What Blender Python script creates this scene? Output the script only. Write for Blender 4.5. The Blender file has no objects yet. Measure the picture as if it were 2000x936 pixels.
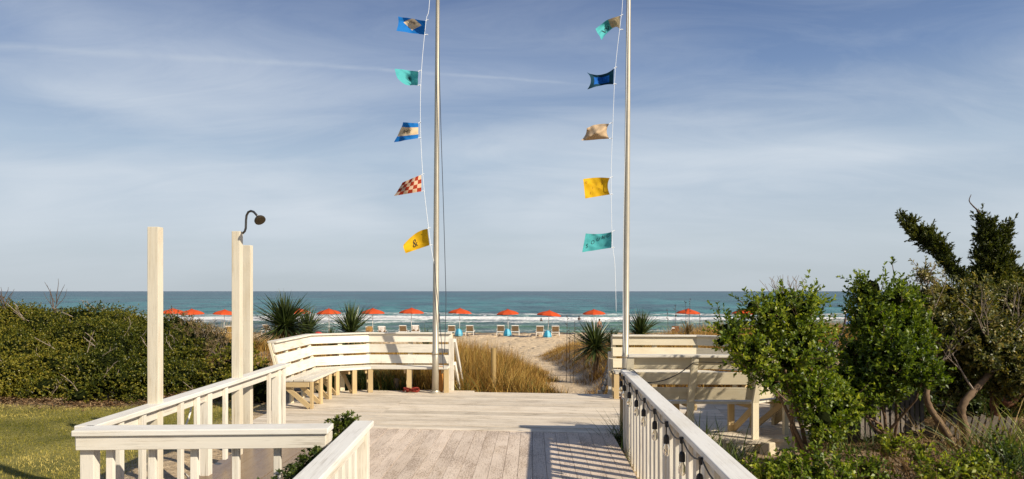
import bpy, bmesh, math, random
import numpy as np
from mathutils import Vector, Matrix

random.seed(7)
rng = np.random.default_rng(11)
SC = bpy.context.scene
COL = SC.collection
F = 1400.0            # focal length in photo pixels (photo 2000 wide)
HZ = 569.0            # horizon row in the photo
EYE = 1.8             # eye height above the deck
SEA_Z = -2.9


def at(px, py, Y):
    """photo pixel at distance Y -> point"""
    return Vector(((px - 1000) / F * Y, Y, EYE - (py - HZ) / F * Y))


# ------------------------------------------------------------------ camera
cam = bpy.data.cameras.new('camera')
cam.sensor_width = 36
cam.lens = 36 * F / 2000
cam.shift_y = (HZ - 468) / 2000
cam.clip_start = 0.05
cam.clip_end = 90000
co = bpy.data.objects.new('camera', cam)
co.location = (0, 0, EYE)
co.rotation_euler = (math.radians(90), 0, 0)
COL.objects.link(co)
SC.camera = co

# ------------------------------------------------------------------ light
SUN_EL = math.radians(33)
sd = Vector((0.80, -0.555, 0)).normalized()
sd = Vector((sd.x * math.cos(SUN_EL), sd.y * math.cos(SUN_EL), math.sin(SUN_EL)))
sun = bpy.data.lights.new('sun', 'SUN')
sun.energy = 4.8
sun.angle = math.radians(0.8)
sun.color = (1.0, 0.905, 0.745)
so = bpy.data.objects.new('sun', sun)
so.rotation_euler = sd.to_track_quat('Z', 'Y').to_euler()
so.location = (20, -14, 16)
COL.objects.link(so)

w = bpy.data.worlds.new('World')
SC.world = w
w.use_nodes = True
nt = w.node_tree
N, L = nt.nodes, nt.links
N.clear()


def nd(tree, typ, **kw):
    n = tree.nodes.new(typ)
    for k, v in kw.items():
        if k.startswith('in_'):
            key = k[3:]
            n.inputs[int(key) if key.isdigit() else key].default_value = v
        else:
            setattr(n, k, v)
    return n


def mth(tree, op, a, b=None, c=None, clamp=False):
    n = tree.nodes.new('ShaderNodeMath')
    n.operation = op
    n.use_clamp = clamp
    for i, x in enumerate((a, b, c)):
        if x is None:
            continue
        if isinstance(x, (int, float)):
            n.inputs[i].default_value = x
        else:
            tree.links.new(x, n.inputs[i])
    return n.outputs[0]


def mixc(tree, fac, a, b, mode='MIX'):
    n = tree.nodes.new('ShaderNodeMix')
    n.data_type = 'RGBA'
    n.blend_type = mode
    for i, x in ((0, fac), (6, a), (7, b)):
        if isinstance(x, (int, float)):
            n.inputs[i].default_value = x
        elif isinstance(x, tuple):
            n.inputs[i].default_value = x if len(x) == 4 else (*x, 1)
        else:
            tree.links.new(x, n.inputs[i])
    return n.outputs[2]


def smooth(tree, x, a, b, lo=0.0, hi=1.0):
    n = tree.nodes.new('ShaderNodeMapRange')
    n.interpolation_type = 'SMOOTHSTEP'
    tree.links.new(x, n.inputs[0])
    n.inputs[1].default_value = a
    n.inputs[2].default_value = b
    n.inputs[3].default_value = lo
    n.inputs[4].default_value = hi
    return n.outputs[0]


def noise(tree, vec, scale, detail=4, rough=0.55, dist=0.0):
    n = tree.nodes.new('ShaderNodeTexNoise')
    n.inputs['Scale'].default_value = scale
    n.inputs['Detail'].default_value = detail
    n.inputs['Roughness'].default_value = rough
    n.inputs['Distortion'].default_value = dist
    if vec is not None:
        tree.links.new(vec, n.inputs['Vector'])
    return n.outputs['Fac']


def mapping(tree, vec, scale=(1, 1, 1), loc=(0, 0, 0), rot=(0, 0, 0)):
    n = tree.nodes.new('ShaderNodeMapping')
    n.inputs['Location'].default_value = loc
    n.inputs['Rotation'].default_value = rot
    n.inputs['Scale'].default_value = scale
    tree.links.new(vec, n.inputs['Vector'])
    return n.outputs[0]


# sky: Nishita daylight with thin cirrus and a contrail lying in the sky dome
sky = nd(nt, 'ShaderNodeTexSky', sky_type='NISHITA', sun_disc=False)
sky.sun_elevation = SUN_EL
sky.sun_rotation = math.atan2(sd.x, sd.y)
sky.air_density = 1.0
sky.dust_density = 2.2
sky.ozone_density = 2.5
tc = nd(nt, 'ShaderNodeTexCoord')
dirv = tc.outputs['Generated']
sep = nd(nt, 'ShaderNodeSeparateXYZ')
L.new(dirv, sep.inputs[0])
zz = mth(nt, 'MAXIMUM', sep.outputs[2], 0.0)
den = mth(nt, 'ADD', zz, 0.24)
comb = nd(nt, 'ShaderNodeCombineXYZ')
L.new(mth(nt, 'DIVIDE', sep.outputs[0], den), comb.inputs[0])
L.new(mth(nt, 'DIVIDE', sep.outputs[1], den), comb.inputs[1])
plane = comb.outputs[0]
p1 = mapping(nt, plane, (0.55, 0.9, 1), (0.55, 0.35, 0), (0, 0, 0.30))
big = noise(nt, p1, 1.15, 3, 0.45, 0.6)
p2 = mapping(nt, plane, (0.9, 2.4, 1), (3.1, 1.7, 0), (0, 0, 0.55))
fine = noise(nt, p2, 1.7, 10, 0.66, 1.6)
cir = mth(nt, 'ADD', mth(nt, 'MULTIPLY', smooth(nt, big, 0.38, 0.68), 0.72),
          mth(nt, 'MULTIPLY', mth(nt, 'SUBTRACT', fine, 0.46), 0.72))
# veil is thickest in the lower middle of the sky
veil = smooth(nt, zz, 0.0, 0.14, 0.25, 1.0)
veil2 = smooth(nt, zz, 0.17, 0.38, 1.0, 0.48)
cir = mth(nt, 'MULTIPLY', mth(nt, 'MULTIPLY', cir, veil), veil2, clamp=True)
rampn = nt.nodes.new('ShaderNodeValToRGB')
cr_ = rampn.color_ramp
cr_.elements[0].position = 0.0
cr_.elements[0].color = (4.0 / 5, 4.45 / 5, 4.75 / 5, 1)
cr_.elements[1].position = 0.42
cr_.elements[1].color = (0.66 / 5, 1.12 / 5, 2.35 / 5, 1)
for p_, c_ in ((0.07, (4.2, 4.75, 5.15)), (0.18, (3.35, 4.15, 5.0)), (0.29, (1.45, 2.2, 3.65))):
    e_ = cr_.elements.new(p_)
    e_.color = (c_[0] / 5, c_[1] / 5, c_[2] / 5, 1)
L.new(zz, rampn.inputs[0])
grad = mixc(nt, 1.0, rampn.outputs[0], (5.0, 5.0, 5.0), 'MULTIPLY')
skyc = mixc(nt, 1.0, sky.outputs[0], (0.60, 0.70, 1.0), 'MULTIPLY')
base = mixc(nt, 0.9, skyc, grad)
skyout = mixc(nt, mth(nt, 'MULTIPLY', cir, 0.9), base, (5.2, 5.65, 6.15))
# contrail: thin band about a great circle
d1 = Vector((-1000 / F, 1, (HZ - 92) / F))
d2 = Vector((150 / F, 1, (HZ - 163) / F))
nrm = d1.cross(d2).normalized()
vm = nd(nt, 'ShaderNodeVectorMath', operation='DOT_PRODUCT')
L.new(dirv, vm.inputs[0])
vm.inputs[1].default_value = nrm
wob = mth(nt, 'MULTIPLY', mth(nt, 'SUBTRACT', noise(nt, dirv, 9, 4), 0.5), 0.008)
bow = mth(nt, 'MULTIPLY', mth(nt, 'POWER', mth(nt, 'ADD', sep.outputs[0], 0.28), 2.0), 0.03)
dd = mth(nt, 'ABSOLUTE', mth(nt, 'ADD', mth(nt, 'ADD', vm.outputs['Value'], wob), mth(nt, 'SUBTRACT', 0.002, bow)))
wid = smooth(nt, sep.outputs[0], -0.6, 0.15, 0.0062, 0.0024)
con = mth(nt, 'SUBTRACT', 1.0, mth(nt, 'DIVIDE', dd, wid), clamp=True)
con = mth(nt, 'MULTIPLY', con, smooth(nt, sep.outputs[0], 0.0, 0.14, 1.0, 0.0))
con = mth(nt, 'MULTIPLY', con, smooth(nt, noise(nt, dirv, 22, 5), 0.3, 0.6, 0.35, 1.0))
con = mth(nt, 'MULTIPLY', con, smooth(nt, sep.outputs[1], 0.0, 0.2))
skyout = mixc(nt, mth(nt, 'MULTIPLY', con, 0.30), skyout, (4.4, 4.9, 5.5))
bg = nd(nt, 'ShaderNodeBackground', in_Strength=0.10)
L.new(skyout, bg.inputs[0])
wo = nd(nt, 'ShaderNodeOutputWorld')
L.new(bg.outputs[0], wo.inputs[0])

SC.view_settings.view_transform = 'Standard'
SC.view_settings.look = 'None'
SC.view_settings.exposure = 0.42
SC.view_settings.gamma = 1
SC.render.engine = 'CYCLES'
SC.cycles.max_bounces = 6
SC.cycles.transparent_max_bounces = 6
SC.cycles.use_adaptive_sampling = True


# ------------------------------------------------------------------ materials
def newmat(name):
    m = bpy.data.materials.new(name)
    m.use_nodes = True
    t = m.node_tree
    b = t.nodes['Principled BSDF']
    return m, t, b


def attr(t, name):
    a = t.nodes.new('ShaderNodeAttribute')
    a.attribute_name = name
    return a


def bump(t, b, h, strength=0.3, dist=0.01):
    n = t.nodes.new('ShaderNodeBump')
    n.inputs['Strength'].default_value = strength
    n.inputs['Distance'].default_value = dist
    t.links.new(h, n.inputs['Height'])
    t.links.new(n.outputs[0], b.inputs['Normal'])


def wood(name, base, dark, wear=0.35, streak=0.5, rough=0.6, dirt=(0.22, 0.17, 0.11), speck=0.0, tintamt=0.14,
         knots=0.0):
    """painted / weathered board, grain along UV.x (metres)"""
    m, t, b = newmat(name)
    uv = t.nodes.new('ShaderNodeUVMap').outputs[0]
    g1 = noise(t, mapping(t, uv, (1.2, 42, 1)), 1.0, 5, 0.65, 0.6)
    g2 = noise(t, mapping(t, uv, (3.2, 150, 1)), 1.0, 4, 0.6, 0.2)
    bl = noise(t, mapping(t, uv, (1.3, 3.0, 1)), 1.6, 5, 0.6)
    tint = attr(t, 'tint').outputs['Fac']
    streaks = smooth(t, g1, 0.50, 0.72)
    worn = mth(t, 'MULTIPLY', streaks, smooth(t, bl, 0.35, 0.65, 0.25, 1.0))
    c = mixc(t, mth(t, 'MULTIPLY', worn, streak), base, dark)
    c = mixc(t, mth(t, 'MULTIPLY', smooth(t, mth(t, 'ADD', g2, mth(t, 'MULTIPLY', bl, 0.6)), 0.84, 1.0), wear), c, dirt)
    if speck:
        s = noise(t, mapping(t, uv, (9, 34, 1)), 2.2, 5, 0.72, 0.5)
        s2 = noise(t, mapping(t, uv, (0.9, 2.4, 1)), 1.0, 3, 0.6)
        sm = smooth(t, mth(t, 'ADD', s, mth(t, 'MULTIPLY', mth(t, 'SUBTRACT', s2, 0.5), 0.5)), 0.50, 0.60)
        c = mixc(t, mth(t, 'MULTIPLY', sm, speck), c, dirt)
    if knots:
        v = t.nodes.new('ShaderNodeTexVoronoi')
        v.inputs['Scale'].default_value = 1.0
        t.links.new(mapping(t, uv, (1.6, 5.0, 1)), v.inputs['Vector'])
        c = mixc(t, mth(t, 'MULTIPLY', smooth(t, v.outputs['Distance'], 0.05, 0.14, 1.0, 0.0), knots), c, dirt)
    bl2 = noise(t, mapping(t, uv, (0.8, 1.6, 1), (3, 9, 0)), 1.3, 6, 0.65)
    c = mixc(t, smooth(t, bl2, 0.45, 0.75, 0.0, 0.55), c, mixc(t, 1.0, c, (0.80, 0.74, 0.64), 'MULTIPLY'))
    hs = t.nodes.new('ShaderNodeHueSaturation')
    t.links.new(mth(t, 'ADD', 1.0 - tintamt, mth(t, 'MULTIPLY', tint, tintamt * 1.4)), hs.inputs['Value'])
    t.links.new(c, hs.inputs['Color'])
    t.links.new(hs.outputs[0], b.inputs['Base Color'])
    b.inputs['Roughness'].default_value = rough
    b.inputs['Specular IOR Level'].default_value = 0.25
    bump(t, b, mth(t, 'ADD', mth(t, 'MULTIPLY', g2, 0.5), g1), 0.35, 0.004)
    return m


def plain(name, col, rough=0.5, metal=0.0, var=0.12, scale=20, spec=0.4):
    m, t, b = newmat(name)
    o = t.nodes.new('ShaderNodeTexCoord').outputs['Object']
    n = noise(t, o, scale, 4)
    c = mixc(t, n, tuple(x * (1 - var) for x in col), tuple(min(1, x * (1 + var)) for x in col))
    t.links.new(c, b.inputs['Base Color'])
    b.inputs['Roughness'].default_value = rough
    b.inputs['Metallic'].default_value = metal
    b.inputs['Specular IOR Level'].default_value = spec
    return m


def leafmat(name, dark, mid, light, transl=0.28, rough=0.42, spec=0.45):
    m, t, b = newmat(name)
    a = attr(t, 'tint').outputs['Fac']
    r = t.nodes.new('ShaderNodeValToRGB')
    r.color_ramp.elements[0].color = (*dark, 1)
    r.color_ramp.elements[1].color = (*light, 1)
    e = r.color_ramp.elements.new(0.5)
    e.color = (*mid, 1)
    t.links.new(a, r.inputs[0])
    t.links.new(r.outputs[0], b.inputs['Base Color'])
    b.inputs['Roughness'].default_value = rough
    b.inputs['Specular IOR Level'].default_value = spec
    if transl > 0:
        tr = t.nodes.new('ShaderNodeBsdfTranslucent')
        gm = mixc(t, 1.0, r.outputs[0], (1.35, 1.35, 0.6), 'MULTIPLY')
        t.links.new(gm, tr.inputs[0])
        mx = t.nodes.new('ShaderNodeMixShader')
        mx.inputs[0].default_value = transl
        t.links.new(b.outputs[0], mx.inputs[1])
        t.links.new(tr.outputs[0], mx.inputs[2])
        t.links.new(mx.outputs[0], t.nodes['Material Output'].inputs[0])
    return m


M = {}
M['white'] = wood('white_paint_wood', (0.73, 0.68, 0.585), (0.50, 0.42, 0.31), 0.5, 0.6)
M['cap'] = wood('rail_cap_paint', (0.73, 0.70, 0.635), (0.52, 0.47, 0.38), 0.32, 0.4)
M['post'] = wood('post_paint', (0.70, 0.63, 0.50), (0.48, 0.37, 0.22), 0.3, 0.75)
M['bench'] = wood('bench_paint', (0.72, 0.67, 0.57), (0.58, 0.50, 0.38), 0.45, 0.5)
M['raw'] = wood('bare_pale_wood', (0.54, 0.40, 0.21), (0.36, 0.24, 0.10), 0.4, 0.6)
M['khaki'] = wood('cream_yellow_wood', (0.69, 0.61, 0.445), (0.50, 0.39, 0.20), 0.3, 0.45)
M['deck'] = wood('whitewashed_deck', (0.70, 0.605, 0.475), (0.44, 0.33, 0.20), 0.9, 0.75, 0.65, (0.22, 0.155, 0.09),
                 speck=0.16, tintamt=0.2)
M['walk'] = wood('worn_walkway_boards', (0.70, 0.575, 0.455), (0.54, 0.41, 0.30), 0.6, 0.5, 0.7, (0.27, 0.19, 0.13),
                 speck=0.66, tintamt=0.09)
M['orange_wood'] = wood('orange_stained_wood', (0.55, 0.24, 0.05), (0.38, 0.15, 0.03), 0.3, 0.5)
M['grey_wood'] = wood('grey_fence_wood', (0.10, 0.08, 0.062), (0.05, 0.04, 0.03), 0.4, 0.6)
M['dune_post'] = wood('dune_post_wood', (0.36, 0.25, 0.10), (0.22, 0.14, 0.05), 0.4, 0.6)
M['bark'] = plain('bark', (0.15, 0.095, 0.055), 0.9, 0, 0.75, 22)
M['bark_red'] = plain('red_brown_bark', (0.15, 0.06, 0.028), 0.85, 0, 0.6, 30)
M['twig'] = plain('grey_twig', (0.28, 0.22, 0.17), 0.85, 0, 0.5, 30)
M['twig_dark'] = plain('dark_twig', (0.10, 0.07, 0.055), 0.85, 0, 0.5, 30)
M['black'] = plain('black_rubber', (0.012, 0.012, 0.013), 0.45)
M['rope_white'] = plain('white_rope', (0.80, 0.82, 0.84), 0.8)
M['rope_dark'] = plain('dark_rope', (0.05, 0.06, 0.08), 0.8)
M['rope_grey'] = plain('grey_rope', (0.30, 0.28, 0.25), 0.85)
M['red_rope'] = plain('red_rope', (0.20, 0.022, 0.012), 0.8, 0, 0.5, 40)
M['pole'] = plain('brushed_aluminium', (0.46, 0.41, 0.32), 0.42, 0.5, 0.18, 6)
M['steel'] = plain('tarnished_steel', (0.12, 0.11, 0.10), 0.32, 0.8, 0.4, 40)
M['bronze'] = plain('tarnished_bronze', (0.06, 0.045, 0.025), 0.5, 0.5, 0.6, 60)
M['rust'] = plain('rusty_iron', (0.16, 0.06, 0.03), 0.9, 0.0, 0.5, 40)
M['umb'] = plain('orange_canvas', (0.50, 0.070, 0.018), 0.8, 0, 0.1, 4, 0.1)
M['umb_edge'] = plain('dark_orange_canvas', (0.42, 0.045, 0.01), 0.8, 0, 0.1, 4, 0.1)
M['plastic'] = plain('white_plastic', (0.75, 0.72, 0.66), 0.45)
M['sling'] = plain('tan_sling', (0.36, 0.26, 0.15), 0.8)
M['towel'] = plain('white_towel', (0.72, 0.67, 0.62), 0.9, 0, 0.2, 8)
M['towel_brown'] = plain('brown_towel', (0.17, 0.07, 0.035), 0.9, 0, 0.3, 8)
M['towel_tan'] = plain('ochre_towel', (0.45, 0.25, 0.08), 0.9, 0, 0.3, 8)
M['blue_cloth'] = plain('blue_cloth', (0.02, 0.24, 0.38), 0.7)
M['sky_cloth'] = plain('pale_blue_cloth', (0.15, 0.45, 0.58), 0.7)
M['coral'] = plain('coral_cloth', (0.60, 0.06, 0.05), 0.75)
M['sign_blue'] = plain('blue_panel', (0.03, 0.17, 0.50), 0.5)
M['skin'] = plain('skin', (0.35, 0.19, 0.12), 0.6)
M['skin_dark'] = plain('tanned_skin', (0.13, 0.07, 0.045), 0.55)
M['hair'] = plain('brown_hair', (0.03, 0.018, 0.012), 0.6)
M['swim'] = plain('dark_swimwear', (0.02, 0.025, 0.05), 0.7)
M['hose'] = plain('white_hose', (0.70, 0.66, 0.58), 0.5)
M['concrete'] = plain('pale_concrete', (0.52, 0.44, 0.31), 0.85, 0, 0.25, 7)

M['leaf_bright'] = leafmat('bright_leaf', (0.032, 0.060, 0.006), (0.130, 0.190, 0.015), (0.42, 0.43, 0.045), 0.42)
M['leaf_deep'] = leafmat('deep_leaf', (0.018, 0.030, 0.005), (0.050, 0.078, 0.010), (0.15, 0.18, 0.025), 0.28)
M['leaf_olive'] = leafmat('olive_leaf', (0.030, 0.040, 0.008), (0.105, 0.118, 0.022), (0.30, 0.23, 0.06), 0.32)
M['leaf_hedge'] = leafmat('hedge_leaf', (0.028, 0.040, 0.005), (0.115, 0.135, 0.014), (0.36, 0.30, 0.042), 0.38)
M['leaf_dry'] = leafmat('dry_twig_leaf', (0.05, 0.04, 0.02), (0.13, 0.095, 0.045), (0.26, 0.19, 0.09), 0.1, 0.8, 0.1)
M['juniper'] = leafmat('juniper_needle', (0.020, 0.030, 0.004), (0.058, 0.074, 0.009), (0.16, 0.16, 0.02), 0.28, 0.6)
M['yucca'] = leafmat('yucca_blade', (0.018, 0.028, 0.010), (0.050, 0.075, 0.018), (0.17, 0.19, 0.055), 0.15, 0.4, 0.5)
M['yucca_dry'] = leafmat('dry_yucca_blade', (0.10, 0.07, 0.03), (0.22, 0.15, 0.06), (0.36, 0.25, 0.1), 0.1, 0.7, 0.2)
M['dune_grass'] = leafmat('dune_grass_blade', (0.12, 0.055, 0.014), (0.38, 0.205, 0.042), (0.66, 0.44, 0.13), 0.25, 0.6, 0.2)
M['green_grass'] = leafmat('green_strap_blade', (0.03, 0.05, 0.01), (0.09, 0.13, 0.025), (0.26, 0.26, 0.06), 0.25, 0.5, 0.3)
M['lawn_blade'] = leafmat('lawn_blade', (0.070, 0.080, 0.010), (0.235, 0.205, 0.028), (0.58, 0.46, 0.14), 0.25, 0.7, 0.1)
M['dry_stalk'] = leafmat('dry_stalk', (0.09, 0.045, 0.02), (0.20, 0.115, 0.05), (0.38, 0.24, 0.10), 0.1, 0.8, 0.1)
M['core'] = plain('shade_core', (0.010, 0.013, 0.004), 0.95, 0, 0.7, 30, 0.0)  # near-black fill for crown cores, deep shade put into the colour
M['litter'] = leafmat('leaf_litter', (0.06, 0.03, 0.015), (0.16, 0.09, 0.04), (0.33, 0.22, 0.11), 0.0, 0.9, 0.05)

# bulb glass
m, t, b = newmat('clear_bulb_glass')
b.inputs['Base Color'].default_value = (0.95, 0.92, 0.85, 1)
b.inputs['Roughness'].default_value = 0.05
b.inputs['Transmission Weight'].default_value = 1.0
b.inputs['IOR'].default_value = 1.2
M['glass'] = m
M['filament'] = plain('bulb_filament', (0.55, 0.38, 0.16), 0.4)


# ------------------------------------------------------------------ mesh helpers
class MB:
    def __init__(s):
        s.v, s.f, s.uv, s.t = [], [], [], []

    def face(s, idx, uvs, tint):
        s.f.append(idx)
        s.uv.extend(uvs)
        s.t.append(tint)

    def hexa(s, c, tint=None):
        """8 corners: 0-3 one end (loop), 4-7 other end; length axis 0->4"""
        k = len(s.v)
        s.v.extend([tuple(x) for x in c])
        tint = random.random() if tint is None else tint
        Lg = (Vector(c[4]) - Vector(c[0])).length
        ou, ov = random.uniform(0, 50), random.uniform(0, 50)
        acc = 0
        for i in range(4):
            j = (i + 1) % 4
            wd = (Vector(c[i]) - Vector(c[j])).length
            s.face((k + i, k + j, k + 4 + j, k + 4 + i),
                   [(ou, ov + acc), (ou, ov + acc + wd), (ou + Lg, ov + acc + wd), (ou + Lg, ov + acc)], tint)
            acc += wd
        w1 = (Vector(c[1]) - Vector(c[0])).length
        w2 = (Vector(c[2]) - Vector(c[1])).length
        s.face((k + 3, k + 2, k + 1, k), [(ou, ov + w2), (ou + w1, ov + w2), (ou + w1, ov), (ou, ov)], tint)
        s.face((k + 4, k + 5, k + 6, k + 7), [(ou, ov), (ou + w1, ov), (ou + w1, ov + w2), (ou, ov + w2)], tint)
        return s

    def beam(s, p0, p1, wd, th, up=(0, 0, 1), tint=None):
        p0, p1, up = Vector(p0), Vector(p1), Vector(up)
        d = (p1 - p0).normalized()
        side = d.cross(up).normalized()
        u2 = side.cross(d).normalized()
        a, bb = side * wd / 2, u2 * th / 2
        c = []
        for p in (p0, p1):
            c += [p - a - bb, p + a - bb, p + a + bb, p - a + bb]
        return s.hexa(c, tint)

    def post(s, x, y, z0, z1, wx, wy=None, tint=None):
        return s.beam((x, y, z0), (x, y, z1), wx, wy or wx, (0, 1, 0), tint)

    def tube(s, pts, rad, n=8, caps=True, tint=None):
        pts = [Vector(p) for p in pts]
        if not isinstance(rad, (list, tuple)):
            rad = [rad] * len(pts)
        k = len(s.v)
        tint = random.random() if tint is None else tint
        prev = None
        acc = 0
        us = []
        for i, p in enumerate(pts):
            if i == 0:
                d = pts[1] - p
            elif i == len(pts) - 1:
                d = p - pts[i - 1]
            else:
                d = pts[i + 1] - pts[i - 1]
            d.normalize()
            if prev is None:
                ref = Vector((0, 0, 1)) if abs(d.z) < 0.9 else Vector((1, 0, 0))
                x = d.cross(ref).normalized()
            else:
                x = (prev - d * prev.dot(d)).normalized()
            prev = x
            y = d.cross(x)
            if i:
                acc += (p - pts[i - 1]).length
            us.append(acc)
            for j in range(n):
                a = 2 * math.pi * j / n
                s.v.append(tuple(p + (x * math.cos(a) + y * math.sin(a)) * rad[i]))
        for i in range(len(pts) - 1):
            for j in range(n):
                j2 = (j + 1) % n
                cv = 2 * math.pi * rad[i] / n
                s.face((k + i * n + j, k + i * n + j2, k + (i + 1) * n + j2, k + (i + 1) * n + j),
                       [(us[i], j * cv), (us[i], j * cv + cv), (us[i + 1], j * cv + cv), (us[i + 1], j * cv)], tint)
        if caps:
            s.face(tuple(k + j for j in reversed(range(n))), [(0, 0)] * n, tint)
            e = k + (len(pts) - 1) * n
            s.face(tuple(e + j for j in range(n)), [(0, 0)] * n, tint)
        return s

    def lathe(s, prof, center, n=16, axis=(0, 0, 1), tint=0.5):
        """prof: list of (r, h) along axis"""
        ax = Vector(axis).normalized()
        ref = Vector((1, 0, 0)) if abs(ax.x) < 0.9 else Vector((0, 1, 0))
        x = ax.cross(ref).normalized()
        y = ax.cross(x)
        c = Vector(center)
        k = len(s.v)
        for r, h in prof:
            for j in range(n):
                a = 2 * math.pi * j / n
                s.v.append(tuple(c + ax * h + (x * math.cos(a) + y * math.sin(a)) * max(r, 1e-4)))
        for i in range(len(prof) - 1):
            for j in range(n):
                j2 = (j + 1) % n
                s.face((k + i * n + j, k + i * n + j2, k + (i + 1) * n + j2, k + (i + 1) * n + j),
                       [(0, 0), (0, 1), (1, 1), (1, 0)], tint)
        s.face(tuple(k + j for j in reversed(range(n))), [(0, 0)] * n, tint)
        e = k + (len(prof) - 1) * n
        s.face(tuple(e + j for j in range(n)), [(0, 0)] * n, tint)
        return s

    def strip(s, A, B, off, tint=None):
        """bent board: polylines A (low edge) and B (high edge), off = per-vertex thickness vectors"""
        for i in range(len(A) - 1):
            a0, a1, b0, b1 = (Vector(q) for q in (A[i], A[i + 1], B[i], B[i + 1]))
            o0, o1 = Vector(off[i]), Vector(off[i + 1])
            s.hexa([a0, b0, b0 + o0, a0 + o0, a1, b1, b1 + o1, a1 + o1], tint)
        return s

    def build(s, name, mat, parent=None, bevel=0.0, smooth=False, mats=None):
        me = bpy.data.meshes.new(name)
        me.from_pydata(s.v, [], s.f)
        uvl = me.uv_layers.new(name='UVMap')
        uvl.data.foreach_set('uv', np.array(s.uv, dtype=np.float32).ravel())
        at_ = me.attributes.new('tint', 'FLOAT', 'FACE')
        at_.data.foreach_set('value', np.array(s.t, dtype=np.float32))
        me.materials.append(M[mat] if isinstance(mat, str) else mat)
        if smooth:
            me.polygons.foreach_set('use_smooth', [True] * len(me.polygons))
        o = bpy.data.objects.new(name, me)
        COL.objects.link(o)
        if parent:
            o.parent = parent
            o.matrix_parent_inverse = Matrix.Translation(-parent.location) if parent.location.length else Matrix()
        if bevel:
            bm_ = o.modifiers.new('bevel', 'BEVEL')
            bm_.width = bevel
            bm_.segments = 2
            bm_.limit_method = 'ANGLE'
        return o


def tag(o, label, cat, group=None, kind=None):
    if label:
        o['label'] = label
    if cat:
        o['category'] = cat
    if group:
        o['group'] = group
    if kind:
        o['kind'] = kind
    return o


def thing(name, label, cat, loc=(0, 0, 0), group=None):
    o = bpy.data.objects.new(name, None)
    o.empty_display_size = 0.2
    COL.objects.link(o)
    o.location = loc
    return tag(o, label, cat, group)


def copy_tree(o, parent=None):
    c = o.copy()
    COL.objects.link(c)
    if parent:
        c.parent = parent
    for ch in list(o.children):
        copy_tree(ch, c)
    return c


def np_obj(name, V, Fc, mat, tint=None, parent=None, smooth=False):
    me = bpy.data.meshes.new(name)
    V = np.asarray(V, dtype=np.float32).reshape(-1, 3)
    Fc = np.asarray(Fc, dtype=np.int32)
    k = Fc.shape[1]
    me.vertices.add(len(V))
    me.vertices.foreach_set('co', V.ravel())
    me.loops.add(Fc.size)
    me.loops.foreach_set('vertex_index', Fc.ravel())
    me.polygons.add(len(Fc))
    me.polygons.foreach_set('loop_start', np.arange(0, Fc.size, k, dtype=np.int32))
    me.polygons.foreach_set('loop_total', np.full(len(Fc), k, dtype=np.int32))
    if tint is not None:
        a = me.attributes.new('tint', 'FLOAT', 'FACE')
        a.data.foreach_set('value', np.asarray(tint, dtype=np.float32))
    me.update(calc_edges=True)
    if smooth:
        me.polygons.foreach_set('use_smooth', np.ones(len(Fc), dtype=bool))
    me.materials.append(M[mat] if isinstance(mat, str) else mat)
    o = bpy.data.objects.new(name, me)
    COL.objects.link(o)
    if parent:
        o.parent = parent
        o.matrix_parent_inverse = Matrix.Translation(-parent.location)
    return o


def nrmz(a):
    return a / np.maximum(np.linalg.norm(a, axis=-1, keepdims=True), 1e-9)


def rand_dirs(n):
    return nrmz(rng.normal(size=(n, 3)))


def whorls(tips, dirs, per, Ln, Wd, spread=(0.5, 1.25), tint=None, tvar=0.18, fold=0.25):
    """a whorl of leaf quads at each twig tip -> V, F, tint"""
    n = len(tips)
    P = np.repeat(tips, per, 0)
    D = np.repeat(dirs, per, 0)
    k = len(P)
    r = rand_dirs(k)
    s = nrmz(np.cross(D, r))
    ang = rng.uniform(spread[0], spread[1], (k, 1))
    d = nrmz(D * np.cos(ang) + s * np.sin(ang))
    side = nrmz(np.cross(d, D + 0.25 * rand_dirs(k)))
    nor = np.cross(side, d)
    ln = Ln * rng.uniform(0.65, 1.25, (k, 1)) * np.repeat(rng.uniform(0.65, 1.3, (n, 1)), per, 0)
    wd = Wd * rng.uniform(0.75, 1.2, (k, 1))
    base = P + D * rng.uniform(-0.5, 0.25, (k, 1)) * Ln
    mid = base + d * ln * 0.55
    V = np.stack([base, mid + side * wd / 2 + nor * wd * fold, base + d * ln - nor * ln * 0.08,
                  mid - side * wd / 2 + nor * wd * fold], 1)
    Fc = np.arange(k * 4).reshape(k, 4)
    tt = np.repeat(tint if tint is not None else rng.uniform(0.2, 0.7, n), per)
    tt = np.clip(tt + rng.normal(0, tvar, k), 0, 1)
    return V.reshape(-1, 3), Fc, tt


def lumpy(p, f, seed):
    r = np.random.default_rng(seed)
    a = 0
    for i in range(4):
        kx = r.normal(size=3) * f * (1 + i * 0.7)
        a = a + np.sin(p @ kx + r.uniform(0, 6.28)) / (1 + i * 0.6)
    return a / 2.5


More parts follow.
